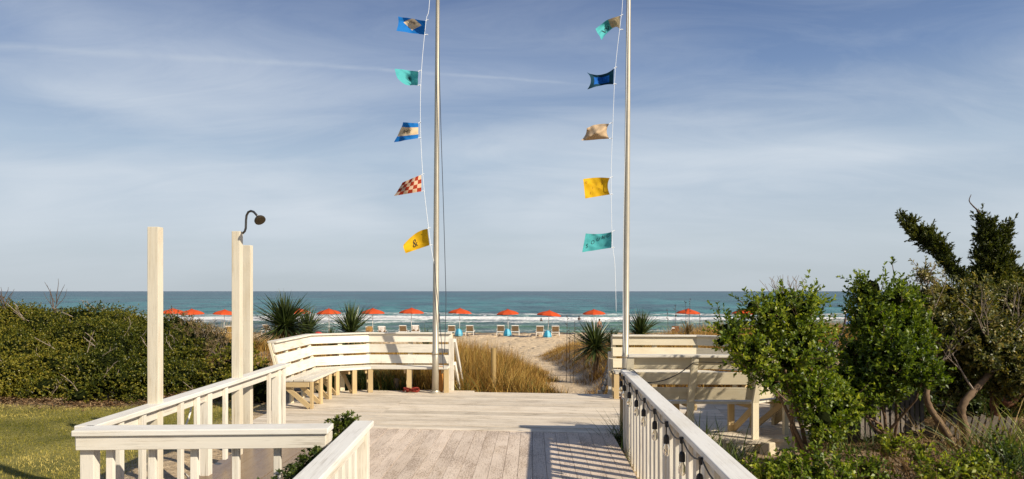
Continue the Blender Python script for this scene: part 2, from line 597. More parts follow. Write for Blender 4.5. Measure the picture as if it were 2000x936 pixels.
def lobe_tips(lobes, dens, seed=0, shell=0.35, zmin=-9, up=0.45, rough=0.22):
    """twig tips over a set of ellipsoid lobes (c, rx, ry, rz)"""
    P, D = [], []
    for (c, rx, ry, rz) in lobes:
        c = np.array(c)
        n = max(8, int(dens * (rx * ry + ry * rz + rx * rz) / 3 * 12.57))
        u = rand_dirs(n)
        R = np.array([rx, ry, rz])
        k = 1 - shell * rng.random((n, 1)) ** 1.6
        p = u * R
        f = 1 + rough * lumpy(c + p, 3.2 / max(rx, 0.1) * 0.6, seed)[:, None] + rough * 0.7 * lumpy(c + p, 9.0, seed + 1)[:, None]
        q = c + p * k * f
        d = nrmz(u / R * min(R) + np.array([0, 0, up]) + 0.45 * rand_dirs(n))
        P.append(q)
        D.append(d)
    P, D = np.concatenate(P), np.concatenate(D)
    keep = P[:, 2] > zmin
    for (c, rx, ry, rz) in lobes:          # drop tips buried in another lobe
        q = (P - np.array(c)) / np.array([rx, ry, rz])
        keep &= np.einsum('ij,ij->i', q, q) > 0.30
    return P[keep], D[keep]


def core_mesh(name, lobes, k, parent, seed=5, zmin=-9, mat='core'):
    """dark lumps added inside a crown to stop light passing through"""
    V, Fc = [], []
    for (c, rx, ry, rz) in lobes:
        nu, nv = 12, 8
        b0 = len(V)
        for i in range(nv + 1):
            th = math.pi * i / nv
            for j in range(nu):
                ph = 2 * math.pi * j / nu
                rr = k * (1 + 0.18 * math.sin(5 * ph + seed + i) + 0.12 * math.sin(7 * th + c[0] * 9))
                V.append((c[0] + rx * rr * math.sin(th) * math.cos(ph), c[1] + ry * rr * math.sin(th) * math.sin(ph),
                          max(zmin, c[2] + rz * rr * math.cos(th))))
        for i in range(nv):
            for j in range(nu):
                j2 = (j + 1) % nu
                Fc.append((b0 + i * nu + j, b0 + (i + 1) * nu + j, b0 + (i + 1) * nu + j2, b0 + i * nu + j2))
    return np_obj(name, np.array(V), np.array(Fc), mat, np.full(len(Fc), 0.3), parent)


def blades(P, H, W, lean, az, curve, tint, seg=3):
    """curved tapering grass blades -> V,F,tint"""
    n = len(P)
    dx = np.stack([np.cos(az), np.sin(az), np.zeros(n)], 1)
    sx = np.stack([-np.sin(az), np.cos(az), np.zeros(n)], 1)
    sa = rng.uniform(0, 6.28, n)
    sx = nrmz(sx * np.cos(sa)[:, None] * 1.0 + dx * np.sin(sa)[:, None])
    ring = []
    for i in range(seg + 1):
        t_ = i / seg
        a = lean + curve * t_
        # integrate approx
        hx = H * t_ * np.sin(lean + curve * t_ * 0.5)
        hz = H * t_ * np.cos(lean + curve * t_ * 0.5)
        c = P + dx * hx[:, None] + np.array([0, 0, 1.0]) * hz[:, None]
        wv = (W * (1 - 0.92 * t_ ** 1.5))[:, None]
        ring.append(c - sx * wv / 2)
        ring.append(c + sx * wv / 2)
    V = np.stack(ring, 1)
    k = 2 * (seg + 1)
    base = (np.arange(n) * k)[:, None]
    Fs = []
    for i in range(seg):
        Fs.append(base + np.array([[2 * i, 2 * i + 1, 2 * i + 3, 2 * i + 2]]))
    Fc = np.stack(Fs, 1).reshape(-1, 4)
    return V.reshape(-1, 3), Fc, np.repeat(tint, seg)


def join(parts):
    V, Fc, T = [], [], []
    o = 0
    for v, f, t_ in parts:
        V.append(v)
        Fc.append(f + o)
        T.append(t_)
        o += len(v)
    return np.concatenate(V), np.concatenate(Fc), np.concatenate(T)


# ------------------------------------------------------------------ terrain
def sst(x, a, b):
    t_ = np.clip((x - a) / (b - a), 0, 1)
    return t_ * t_ * (3 - 2 * t_)


def path_x(Y):
    return np.interp(Y, [11, 13, 17, 22, 30, 38, 46], [1.2, 1.22, 1.32, 1.42, 1.25, 0.9, 0.5])


def gz(X, Y, fine=True):
    X, Y = np.asarray(X, float), np.asarray(Y, float)
    z = np.interp(Y, [-30, 12.6, 14, 20, 30, 45, 66, 69, 80, 100, 160, 300],
                  [-.12, -.12, -.22, -.58, -1.2, -2.15, -2.2, -2.22, -2.94, -3.3, -4.6, -6])
    px_ = path_x(Y)
    f = np.interp(Y, [12.8, 15, 18, 20, 24, 30, 40], [0, .45, .95, 1, .85, .35, 0])
    left = sst(px_ - X, 0.5, 3.2) * 0.42 + sst(px_ - X, 4.0, 7.0) * 0.33
    right = sst(X - px_, 0.30, 1.4) * 0.66 + sst(X - px_, 2.0, 5.5) * 0.35
    fR = np.interp(Y, [12.8, 14, 16, 20, 26, 32, 37, 42], [0, .4, .9, 1, .95, .8, .5, 0])
    z = z + f * left + fR * right
    # bank on the far left behind the bench
    z = z + 0.35 * np.exp(-((X + 5.2) / 1.6) ** 2 - ((Y - 15.5) / 2.2) ** 2)
    if fine:
        z = z + 0.035 * np.sin(X * 1.7 + 0.6 * Y) * np.sin(Y * 1.3 + 1.1) * (1 + 0.8 * (Y > 13)) \
            + 0.015 * np.sin(X * 4.1 + 2) * np.sin(Y * 3.7)
        b_ = np.clip((Y - 36) / 8, 0, 1) * np.clip((72 - Y) / 4, 0, 1)
        z = z + b_ * 0.05 * np.sin(X * 2.3 + np.sin(Y * 1.1) * 2) * np.sin(Y * 1.9 + X * 0.4)
    # sand is scooped clear of the deck
    inside = (X > -3.6) & (X < 4.5) & (Y > 5) & (Y < 13.2)
    z = np.where(inside, np.minimum(z, -0.14), z)
    return z


ys = np.concatenate([np.arange(-12, 4, 0.8), np.arange(4, 16, 0.16), np.arange(16, 46, 0.35), np.arange(46, 82, 0.6),
                     np.geomspace(82, 300, 14)])
xs = np.concatenate([-np.geomspace(20, 400, 14)[::-1], np.arange(-19.5, -8, 0.4), np.arange(-8, 8, 0.16),
                     np.arange(8, 20, 0.4), np.geomspace(20, 400, 14)])
GX, GY = np.meshgrid(xs, ys)
GZ = gz(GX, GY)
nx, ny = len(xs), len(ys)
idx = np.arange(nx * ny).reshape(ny, nx)
Fg = np.stack([idx[:-1, :-1], idx[:-1, 1:], idx[1:, 1:], idx[1:, :-1]], -1).reshape(-1, 4)

m, t, b = newmat('sand_and_turf')
obc = t.nodes.new('ShaderNodeTexCoord').outputs['Object']
sp = t.nodes.new('ShaderNodeSeparateXYZ')
t.links.new(obc, sp.inputs[0])
turf = attr(t, 'turf').outputs['Fac']
lit = attr(t, 'litter').outputs['Fac']
wet = attr(t, 'wet').outputs['Fac']
n1 = noise(t, obc, 1.1, 6, 0.6)
n2 = noise(t, obc, 14, 5, 0.65)
n3 = noise(t, obc, 70, 4, 0.7)
sand = mixc(t, n1, (0.55, 0.405, 0.245), (0.70, 0.55, 0.37))
sand = mixc(t, smooth(t, n2, 0.5, 0.75, 0, 0.55), sand, (0.44, 0.31, 0.18))
ltr = mixc(t, smooth(t, n3, 0.4, 0.6), (0.07, 0.042, 0.02), (0.20, 0.13, 0.065))
tf = mixc(t, smooth(t, n1, 0.38, 0.62), (0.12, 0.125, 0.022), (0.31, 0.275, 0.065))
tf = mixc(t, smooth(t, n2, 0.35, 0.7, 0, 0.8), tf, (0.30, 0.25, 0.085))
tf = mixc(t, smooth(t, n3, 0.4, 0.7, 0, 0.6), tf, (0.05, 0.055, 0.014))
c = mixc(t, mth(t, 'ADD', turf, mth(t, 'MULTIPLY', mth(t, 'SUBTRACT', n2, 0.5), mth(t, 'MULTIPLY', turf, 0.6)), clamp=True), sand, tf)
lm = mth(t, 'MULTIPLY', lit, smooth(t, mth(t, 'ADD', n2, mth(t, 'MULTIPLY', lit, 0.25)), 0.42, 0.62), clamp=True)
c = mixc(t, lm, c, ltr)
c = mixc(t, wet, c, (0.17, 0.115, 0.065))
t.links.new(c, b.inputs['Base Color'])
b.inputs['Roughness'].default_value = 0.95
b.inputs['Specular IOR Level'].default_value = 0.1
vor = t.nodes.new('ShaderNodeTexVoronoi')
vor.inputs['Scale'].default_value = 1.5
t.links.new(obc, vor.inputs['Vector'])
foot = mth(t, 'MULTIPLY', smooth(t, vor.outputs['Distance'], 0.05, 0.42), mth(t, 'SUBTRACT', 1.0, turf))
n4 = noise(t, obc, 2.4, 4)
bump(t, b, mth(t, 'ADD', mth(t, 'ADD', mth(t, 'MULTIPLY', foot, 2.2), mth(t, 'MULTIPLY', n4, 2.0)), mth(t, 'ADD', mth(t, 'MULTIPLY', n2, 1.0), mth(t, 'MULTIPLY', n3, 0.35))), 0.9, 0.06)
M['ground'] = m
ground = np_obj('ground', np.stack([GX, GY, GZ], -1), Fg, 'ground', None, None, True)
tag(ground, 'pale sand sloping to the beach with mown lawn at the left', 'ground', None, 'structure')
Xf, Yf = GX.ravel(), GY.ravel()


def pattr(o, name, val):
    a = o.data.attributes.new(name, 'FLOAT', 'POINT')
    a.data.foreach_set('value', np.asarray(val, dtype=np.float32))


turf_v = sst(-Xf, 3.9, 4.5) * (1 - sst(Yf, 11.7, 12.4))
lit_v = np.clip(0.9 * np.exp(-((Yf - 12.3) / 0.55) ** 2) * sst(-Xf, 4.2, 5.0)
                + (0.62 + 0.38 * sst(Yf, 8.6, 9.2)) * sst(Xf, 1.6, 2.6) * (1 - sst(Yf, 12, 14))
                + 0.55 * sst(-Xf, -1.6, -1.0) * (Yf > 13) * (1 - sst(Yf, 22, 30)) * sst(np.abs(Xf - path_x(Yf)), 0.8, 1.6)
                + 0.55 * (Xf > 1.3) * (Yf > 13) * (1 - sst(Yf, 22, 30)) * sst(np.abs(Xf - path_x(Yf)), 0.7, 1.3)
                + 0.4 * (Yf < 12) * sst(-Xf, 1.0, 1.3) * (1 - sst(-Xf, 4, 4.4)), 0, 1)
wet_v = sst(Yf, 67.2, 69.5) * 0.9
pattr(ground, 'turf', turf_v)
pattr(ground, 'litter', lit_v)
pattr(ground, 'wet', wet_v)

# ------------------------------------------------------------------ sea
yr = np.concatenate([np.arange(74, 175, 0.55), np.geomspace(175, 60000, 150)])
sr = np.linspace(-1.35, 1.35, 420)
SX, SY = np.meshgrid(sr, yr)
SX = SX * (SY + 30)


def wave(X, Y):
    z = 0.05 * np.sin(Y * 0.9 + 0.25 * np.sin(X * 0.13)) + 0.03 * np.sin(Y * 1.7 + X * 0.35)
    for y0, amp, wdt, ph in ((92, .22, 2.4, 0.3), (104, .38, 2.6, 1.7), (120, .55, 3.2, 3.1), (141, .50, 4.0, 5.0)):
        yy = y0 + 2.2 * np.sin(X * 0.035 + ph) + 0.9 * np.sin(X * 0.11 + ph * 2)
        g = (Y - yy) / wdt
        z = z + amp * np.exp(-g * g) * (0.65 + 0.35 * np.sin(X * 0.06 + ph * 3))
    far = 0.16 * np.sin(Y * 0.23 + 0.6 * np.sin(X * 0.02)) * np.clip((Y - 130) / 60, 0, 1) * np.clip((420 - Y) / 200, 0, 1)
    return z + far


SZ = SEA_Z + wave(SX, SY) * np.clip((600 - SY) / 300, 0, 1)
nx2, ny2 = len(sr), len(yr)
idx = np.arange(nx2 * ny2).reshape(ny2, nx2)
Fs_ = np.stack([idx[:-1, :-1], idx[:-1, 1:], idx[1:, 1:], idx[1:, :-1]], -1).reshape(-1, 4)
m, t, b = newmat('sea_water')
obc = t.nodes.new('ShaderNodeTexCoord').outputs['Object']
sp = t.nodes.new('ShaderNodeSeparateXYZ')
t.links.new(obc, sp.inputs[0])
yo = sp.outputs[1]
w1 = noise(t, mapping(t, obc, (0.14, 0.075, 1)), 1.0, 6, 0.62, 0.5)
w2 = noise(t, mapping(t, obc, (0.5, 1.5, 1)), 1.0, 4, 0.6, 0.3)
w3 = noise(t, mapping(t, obc, (0.034, 0.010, 1)), 1.0, 6, 0.65, 0.4)
w4 = noise(t, mapping(t, obc, (0.008, 0.0011, 1)), 1.0, 6, 0.65, 0.3)
deep = mixc(t, smooth(t, yo, 170, 900), (0.020, 0.155, 0.155), (0.009, 0.085, 0.103))
deep = mixc(t, smooth(t, yo, 900, 6000), deep, (0.008, 0.040, 0.066))
shal = mixc(t, smooth(t, yo, 80, 165), (0.09, 0.165, 0.105), (0.045, 0.185, 0.175))
c = mixc(t, smooth(t, yo, 130, 260), shal, deep)
k1 = smooth(t, yo, 180, 480, 1.0, 0.25)
k4 = smooth(t, yo, 500, 1600, 0.15, 1.0)
chop = mth(t, 'DIVIDE', mth(t, 'ADD', mth(t, 'ADD', mth(t, 'MULTIPLY', w1, k1), mth(t, 'MULTIPLY', w3, 0.8)), mth(t, 'MULTIPLY', w4, k4)), mth(t, 'ADD', mth(t, 'ADD', k1, 0.8), k4))
c = mixc(t, smooth(t, chop, 0.43, 0.56, 0.0, 0.75), c, (0.004, 0.026, 0.042))
c = mixc(t, smooth(t, chop, 0.44, 0.36, 0.0, 0.6), c, (0.06, 0.21, 0.20))
# foam of the breakers
fb = None
for y0, wd_, amt in ((98, 3.0, 0.45), (109, 6.0, 0.62), (123, 9.0, 0.95), (139, 5.0, 0.55)):
    yy = mth(t, 'ADD', yo, mth(t, 'MULTIPLY', mth(t, 'SUBTRACT', noise(t, mapping(t, obc, (0.03, 0.0, 1), (y0, 0, 0)), 1.0, 3), 0.5), 16.0))
    g = mth(t, 'ABSOLUTE', mth(t, 'SUBTRACT', yy, float(y0)))
    g = mth(t, 'MULTIPLY', smooth(t, g, wd_ * 0.3, wd_ * 1.7, 1.0, 0.0), amt)
    fb = g if fb is None else mth(t, 'MAXIMUM', fb, g)
lace = noise(t, mapping(t, obc, (0.16, 0.30, 1)), 1.0, 7, 0.72, 1.6)
lace2 = noise(t, mapping(t, obc, (1.1, 1.3, 1)), 1.0, 5, 0.65, 0.8)
foam = smooth(t, mth(t, 'ADD', fb, mth(t, 'MULTIPLY', mth(t, 'SUBTRACT', mth(t, 'ADD', mth(t, 'MULTIPLY', lace, 0.65), mth(t, 'MULTIPLY', lace2, 0.35)), 0.5), 2.4)), 0.36, 0.80)
shore = smooth(t, mth(t, 'ABSOLUTE', mth(t, 'SUBTRACT', mth(t, 'ADD', yo, mth(t, 'MULTIPLY', lace, 3.0)), 86.5)), 0.3, 1.3, 0.55, 0.0)
foam = mth(t, 'MAXIMUM', foam, mth(t, 'MULTIPLY', shore, smooth(t, lace2, 0.4, 0.6)))
caps = mth(t, 'MULTIPLY', smooth(t, noise(t, mapping(t, obc, (0.05, 0.16, 1), (9, 3, 0)), 1.0, 6, 0.7), 0.70, 0.76), smooth(t, yo, 160, 220, 0.0, 0.5))
foam = mth(t, 'MAXIMUM', foam, caps)
fc = mixc(t, lace2, (0.60, 0.60, 0.58), (0.86, 0.84, 0.80))
c = mixc(t, foam, c, fc)
t.links.new(c, b.inputs['Base Color'])
t.links.new(mixc(t, foam, (0.28, 0.28, 0.28), (0.9, 0.9, 0.9)), b.inputs['Roughness'])
b.inputs['Specular IOR Level'].default_value = 0.10
hgt = mth(t, 'ADD', mth(t, 'ADD', mth(t, 'MULTIPLY', w1, 1.0), mth(t, 'MULTIPLY', w2, 0.25)), mth(t, 'MULTIPLY', w3, 4.0))
bump(t, b, hgt, 0.9, 1.2)
M['sea'] = m
sea = np_obj('sea', np.stack([SX, SY, SZ], -1), Fs_, 'sea', None, None, True)
tag(sea, 'teal sea with white breakers rolling onto the beach', 'sea', None, 'structure')


# ------------------------------------------------------------------ deck and walkway
def clip_line(poly, o, d):
    """intervals of the line o+t*d inside polygon"""
    ts = []
    for i in range(len(poly)):
        a, b_ = Vector(poly[i]), Vector(poly[(i + 1) % len(poly)])
        e = b_ - a
        den_ = d.x * e.y - d.y * e.x
        if abs(den_) < 1e-9:
            continue
        r = a - o
        tt = (r.x * e.y - r.y * e.x) / den_
        uu = (r.x * d.y - r.y * d.x) / den_
        if 0 <= uu < 1:
            ts.append(tt)
    ts.sort()
    return list(zip(ts[0::2], ts[1::2]))


def boards(poly, direc, width, gap, z, th, name, mat, maxlen=None, wob=0.002, joints=()):
    d = Vector(direc).normalized()
    nn = Vector((-d.y, d.x))
    offs = [Vector(p).dot(nn) for p in poly]
    mb = MB()
    s = min(offs) + width / 2
    while s < max(offs):
        o = nn * s
        for a, b_ in clip_line(poly, o, d):
            cuts = [a]
            if maxlen:
                x = a + random.uniform(0.35, 1.0) * maxlen
                while x < b_ - 0.4:
                    cuts.append(x)
                    x += maxlen * random.uniform(0.8, 1.0)
            cuts += [q_ + random.uniform(-.015, .015) for q_ in joints if a + .2 < q_ < b_ - .2]
            cuts.append(b_)
            for u, v in zip(cuts, cuts[1:]):
                dz = random.uniform(-wob, wob)
                p, q = o + d * (u + 0.003), o + d * (v - 0.003)
                mb.beam((p.x, p.y, z - th / 2 + dz), (q.x, q.y, z - th / 2 + dz), width - gap, th)
        s += width
    return mb.build(name, mat)


platform = [(-3.62, 9.65), (1.28, 9.14), (2.9, 8.62), (3.75, 8.95), (4.35, 10.4), (4.1, 11.75), (3.2, 12.42), (1.75, 12.58),
            (-0.95, 12.93), (-2.75, 13.12), (-3.62, 12.7)]
deck = boards(platform, (1, -0.112), 0.14, 0.011, 0.0, 0.035, 'deck', 'deck', None, 0.003, (-3.1, 1.9))
tag(deck, 'whitewashed deck platform of boards laid crosswise', 'deck', None, 'structure')
mb = MB()
for i in range(len(platform)):
    a, b_ = Vector(platform[i]), Vector(platform[(i + 1) % len(platform)])
    cen = Vector((0.3, 11))
    inw = Vector((-(b_ - a).y, (b_ - a).x)).normalized() * 0.03
    mb.beam((*(a + inw), -0.125), (*(b_ + inw), -0.125), 0.035, 0.17)
fa = mb.build('deck_fascia', 'khaki')
fa.parent = deck
WD = (0.0286, 1.0)
walk_poly = [(-1.15, -1.5), (0.97, -1.5), (1.16, 5.2), (1.262, 9.13), (-3.05, 9.585), (-3.13, 6.2), (-1.15, 5.62)]
walk = boards(walk_poly, WD, 0.145, 0.004, -0.004, 0.035, 'walkway', 'walk', 5.5)
tag(walk, 'worn wooden walkway with boards running towards the sea', 'walkway', None, 'structure')
mb = MB()
mb.beam((1.02, -1.5, -0.12), (1.243, 9.05, -0.12), 0.035, 0.16)
mb.beam((-3.10, 6.25, -0.12), (-3.03, 9.5, -0.12), 0.035, 0.16)
mb.beam((-3.09, 6.2, -0.12), (-1.15, 5.63, -0.12), 0.035, 0.16)
fa = mb.build('walkway_fascia', 'khaki')
fa.parent = walk

# damp patch under the shower: real stain mask by position in the walkway material
t = M['walk'].node_tree
b = t.nodes['Principled BSDF']
ob = t.nodes.new('ShaderNodeTexCoord').outputs['Object']
sub = t.nodes.new('ShaderNodeVectorMath')
sub.operation = 'SUBTRACT'
t.links.new(ob, sub.inputs[0])
sub.inputs[1].default_value = (-2.75, 7.3, 0)
ln = t.nodes.new('ShaderNodeVectorMath')
ln.operation = 'LENGTH'
t.links.new(mapping(t, sub.outputs[0], (1.15, 0.55, 0)), ln.inputs[0])
wetm = smooth(t, mth(t, 'ADD', ln.outputs['Value'], mth(t, 'MULTIPLY', noise(t, ob, 2.6, 5), 0.7)), 1.25, 1.75, 1.0, 0.0)
lk = b.inputs['Base Color'].links[0].from_socket
tr1 = noise(t, mapping(t, ob, (1.3, 0.5, 0)), 1.0, 5, 0.6)
lk = mixc(t, smooth(t, tr1, 0.42, 0.66, 0.0, 0.5), lk, mixc(t, 1.0, lk, (0.74, 0.72, 0.70), 'MULTIPLY'))
t.links.new(mixc(t, mth(t, 'MULTIPLY', wetm, 0.85), lk, (0.15, 0.085, 0.035)), b.inputs['Base Color'])
t.links.new(mth(t, 'SUBTRACT', 0.7, mth(t, 'MULTIPLY', wetm, 0.45)), b.inputs['Roughness'])


# ------------------------------------------------------------------ railings
def railing(label, p0, p1, h, post_at, bal_pitch, cat='railing', z0=0.0, bal=(0.038, 0.07), capw=0.14, gnd=None,
            group=None, cap_ext=(0.0, 0.0), skip=(), lower=True, phase=0.5, post_low=0.0, bal_low=0.06, subrail=0.088, bal_side=1, sub_off=0.0):
    p0, p1 = Vector((*p0, z0)), Vector((*p1, z0))
    d = (p1 - p0)
    Ln = d.length
    d.normalize()
    root = thing('railing', label, cat, p0, group)
    side = Vector((d.y, -d.x, 0))
    top = h
    up = Vector((0, 0, 1))
    a, e = p0 - d * cap_ext[0], p1 + d * cap_ext[1]
    MB().beam(a + up * (top - 0.02), e + up * (top - 0.02), capw, 0.04, tint=0.6).build('cap', 'cap', root, 0.006)
    so_v = side * sub_off
    MB().beam(p0 + so_v - d * (0.045 if sub_off else 0) + up * (top - 0.042 - subrail / 2), p1 + so_v + up * (top - 0.042 - subrail / 2), 0.036, subrail).build('top_rail', 'white', root, 0.003)
    if lower:
        MB().beam(p0 + up * 0.10, p1 + up * 0.10, 0.036, 0.088).build('bottom_rail', 'white', root, 0.003)
    for s in post_at:
        p = p0 + d * s
        MB().beam(p + up * (-0.18 - post_low), p + up * (top - 0.042), 0.09, 0.092, (d.x, d.y, 0)).build('post', 'white', root, 0.003)
    n = int(Ln / bal_pitch)
    for i in range(n):
        s = (i + phase) * bal_pitch
        if any(abs(s - q) < 0.09 for q in post_at) or any(q0 < s < q1 for q0, q1 in skip):
            continue
        p = p0 + d * s + side * 0.037 * bal_side
        MB().beam(p + up * bal_low, p + up * (top - 0.045), bal[0], bal[1], (d.x, d.y, 0)).build('baluster', 'white', root, 0.002)
    return root


# left side railing, running away along the shower
railing('white railing running back past the shower posts to the curved bench', (-3.02, 4.98), (-3.0, 9.42), 0.85,
        [2.07, 4.15, 4.34], 0.33, skip=((0.95, 1.3), (2.75, 3.6)), cap_ext=(-0.073, 0.05), phase=0.42, lower=False,
        bal=(0.036, 0.062), post_low=0.0)
# near left railing, square to the walkway
railing('white railing square to the walkway at the lower left, nearest the lawn', (-2.94, 4.98), (-1.30, 5.06), 0.85,
        [0.01, 1.62], 0.286, cap_ext=(0.065, 0.02), phase=0.52, lower=False, bal=(0.036, 0.048), subrail=0.095, bal_side=0, sub_off=0.066, capw=0.205)
# left walkway railing
railing('white railing with wide cap along the left edge of the walkway', (-1.085, 5.24), (-0.985, 1.2), 0.85,
        [0.05, 2.2], 0.205, cap_ext=(0.03, 0.0), phase=0.9, bal=(0.036, 0.085))
# right walkway railing with bulbs
RR0, RR1 = Vector((1.39, 8.68, 0)), Vector((1.07, 1.2, 0))
railing('white railing hung with bulbs along the right edge of the walkway', RR0[:2], RR1[:2], 0.85,
        [0.05, 0.30, 3.1, 6.0], 0.235, cap_ext=(0.04, 0.0), phase=0.6, bal=(0.036, 0.095), lower=False, bal_low=-0.10, capw=0.145)


# string of lights clipped to the right railing
root = thing('string_lights', 'black cord of clear bulbs hanging from the right walkway railing', 'string lights', RR0)
dR = (RR1 - RR0).normalized()
inn = Vector((dR.y, -dR.x, 0))
if inn.x > 0:
    inn = -inn
hang_px = [(1223, 730), (1236, 735), (1253, 752), (1270, 771), (1291, 793), (1320, 826), (1357, 866), (1408, 920)]
svals = [0.03, 0.40, 0.98, 1.55, 2.10, 2.70, 3.28, 3.86, 4.45, 5.05, 5.65, 6.25, 6.85]


def railp(s, off=0.078, dz=0.0):
    return RR0 + dR * s + inn * off + Vector((0, 0, 0.835 + dz))


pts = []
for i in range(len(svals) - 1):
    a, b_ = svals[i], svals[i + 1]
    for k in range(6):
        f = k / 6
        pts.append(railp(a + (b_ - a) * f, 0.080, -0.022 - 0.05 * 4 * f * (1 - f)))
pts.append(railp(svals[-1], 0.08, -0.022))
MB().tube(pts, 0.0055, 6).build('cord', 'black', root, smooth=True)
# over the cap and across to the bench
q = [railp(0.03, 0.082, -0.03), railp(-0.05, 0.04, 0.02), railp(-0.03, -0.03, 0.03), railp(0.25, -0.06, 0.028), railp(0.72, -0.078, 0.0),
     railp(0.86, -0.085, -0.03)]
e = Vector((2.17, 8.565, 0.95))
s0 = q[-1]
for k in range(1, 11):
    f = k / 10
    p = s0.lerp(e, f)
    p.z -= 0.07 * 4 * f * (1 - f)
    q.append(p)
q += [Vector((2.28, 8.56, 0.955)), Vector((2.8, 8.55, 0.94))]
MB().tube(q, 0.0055, 6).build('cord', 'black', root, smooth=True)
for i, s in enumerate(svals):
    tp = railp(s, 0.084, -0.03)
    sw = Vector((random.uniform(-.012, .012), random.uniform(-.012, .012), 0))
    k1 = tp + Vector((0, 0, -0.085)) + sw
    sk = MB()
    sk.tube([tp + Vector((0, 0, 0.014)), tp + Vector((0, 0, -0.03))], [0.016, 0.011], 8)
    sk.tube([tp, tp.lerp(k1, 0.5) + sw * 0.4, k1], 0.005, 6)
    sk.lathe([(0.008, 0.0), (0.017, -0.008), (0.0215, -0.022), (0.0215, -0.068), (0.018, -0.07)], k1, 12)
    so_ = sk.build('socket', 'black', root, smooth=False)
    bl = MB()
    bl.lathe([(0.012, -0.066), (0.014, -0.078), (0.023, -0.10), (0.027, -0.125), (0.024, -0.148), (0.014, -0.162), (0.003, -0.166)], k1, 14)
    g = bl.build('bulb', 'glass', root, smooth=True)
    g.parent = so_
    g.matrix_parent_inverse = so_.matrix_world.inverted() if False else Matrix.Translation(-RR0) if False else Matrix()
    fl = MB()
    fl.tube([k1 + Vector((0.004, 0, -0.07)), k1 + Vector((0.006, 0, -0.13)), k1 + Vector((0, 0, -0.14)), k1 + Vector((-0.006, 0, -0.13)), k1 + Vector((-0.004, 0, -0.07))], 0.0016, 5)
    fo = fl.build('filament', 'filament', root)
    fo.parent = so_
    fo.matrix_parent_inverse = Matrix()
    # children of the socket live in the socket's space (shifted by the root offset)
    for ch in (g, fo):
        ch.location = (0, 0, 0)

# ------------------------------------------------------------------ posts and shower


def tall_post(label, x, y, z1, wdt=0.092):
    o = MB().post(x, y, -0.3, z1, wdt, wdt).build('wooden_post', 'post', None, 0.004)
    return tag(o, label, 'post')


tall_post('square cream post standing alone in the left railing', -3.035, 6.10, 2.345)
tall_post('square cream post carrying the bent shower pipe', -3.035, 7.92, 2.46)
tall_post('shorter square cream post just behind the shower post', -3.14, 8.52, 2.345)
sh = thing('outdoor_shower', 'bent metal shower pipe with round rose on top of the cream post', 'shower', (-2.97, 7.9, 2.43))
pp = [at(x, y, 7.9 - dy) for x, y, dy in ((474, 456, 0.02), (478, 452, 0.03), (480, 446, 0.03), (480.5, 430, 0.03), (481.5, 421, 0.03), (485, 414.5, 0.04),
                                          (490, 412.2, 0.06), (495.5, 414.0, 0.09), (500, 419, 0.11), (504, 424, 0.13))]
MB().tube(pp, 0.0125, 10).build('pipe', 'steel', sh, smooth=True)
ax = Vector((0.55, -0.45, -0.70)).normalized()
MB().lathe([(0.012, -0.012), (0.022, 0.0), (0.03, 0.012), (0.052, 0.030), (0.060, 0.045), (0.060, 0.062), (0.055, 0.066), (0.001, 0.068)],
           pp[-1], 20, ax).build('shower_rose', 'bronze', sh, smooth=False)

# hose behind the left railing
hp = [(-3.14, 7.05, 0.78), (-3.12, 6.95, 0.62), (-3.13, 6.82, 0.45), (-3.13, 6.72, 0.28), (-3.14, 6.78, 0.12), (-3.16, 6.95, 0.02), (-3.2, 7.15, -0.07), (-3.2, 7.4, -0.1)]
sm = []
for i in range(len(hp) - 1):
    for k in range(4):
        p = [Vector(hp[max(0, min(len(hp) - 1, i + j))]) for j in (-1, 0, 1, 2)]
        f = k / 4
        sm.append(0.5 * ((2 * p[1]) + (-p[0] + p[2]) * f + (2 * p[0] - 5 * p[1] + 4 * p[2] - p[3]) * f * f + (-p[0] + 3 * p[1] - 3 * p[2] + p[3]) * f ** 3))
tag(MB().tube(sm, 0.009, 8).build('garden_hose', 'hose', None, smooth=True), 'thin white hose looping down behind the left railing', 'hose')


# ------------------------------------------------------------------ benches
def offset_poly(pts, dist):
    """offset an open polyline to its left by dist"""
    out = []
    n = len(pts)
    for i in range(n):
        p = Vector(pts[i])
        ds = []
        if i > 0:
            ds.append((p - Vector(pts[i - 1])).normalized())
        if i < n - 1:
            ds.append((Vector(pts[i + 1]) - p).normalized())
        nn = Vector((0, 0))
        for d in ds:
            nn += Vector((-d.y, d.x))
        nn.normalize()
        k = 1.0 / max(0.5, nn.dot(Vector((-ds[0].y, ds[0].x))))
        out.append(p + nn * dist * k)
    return out


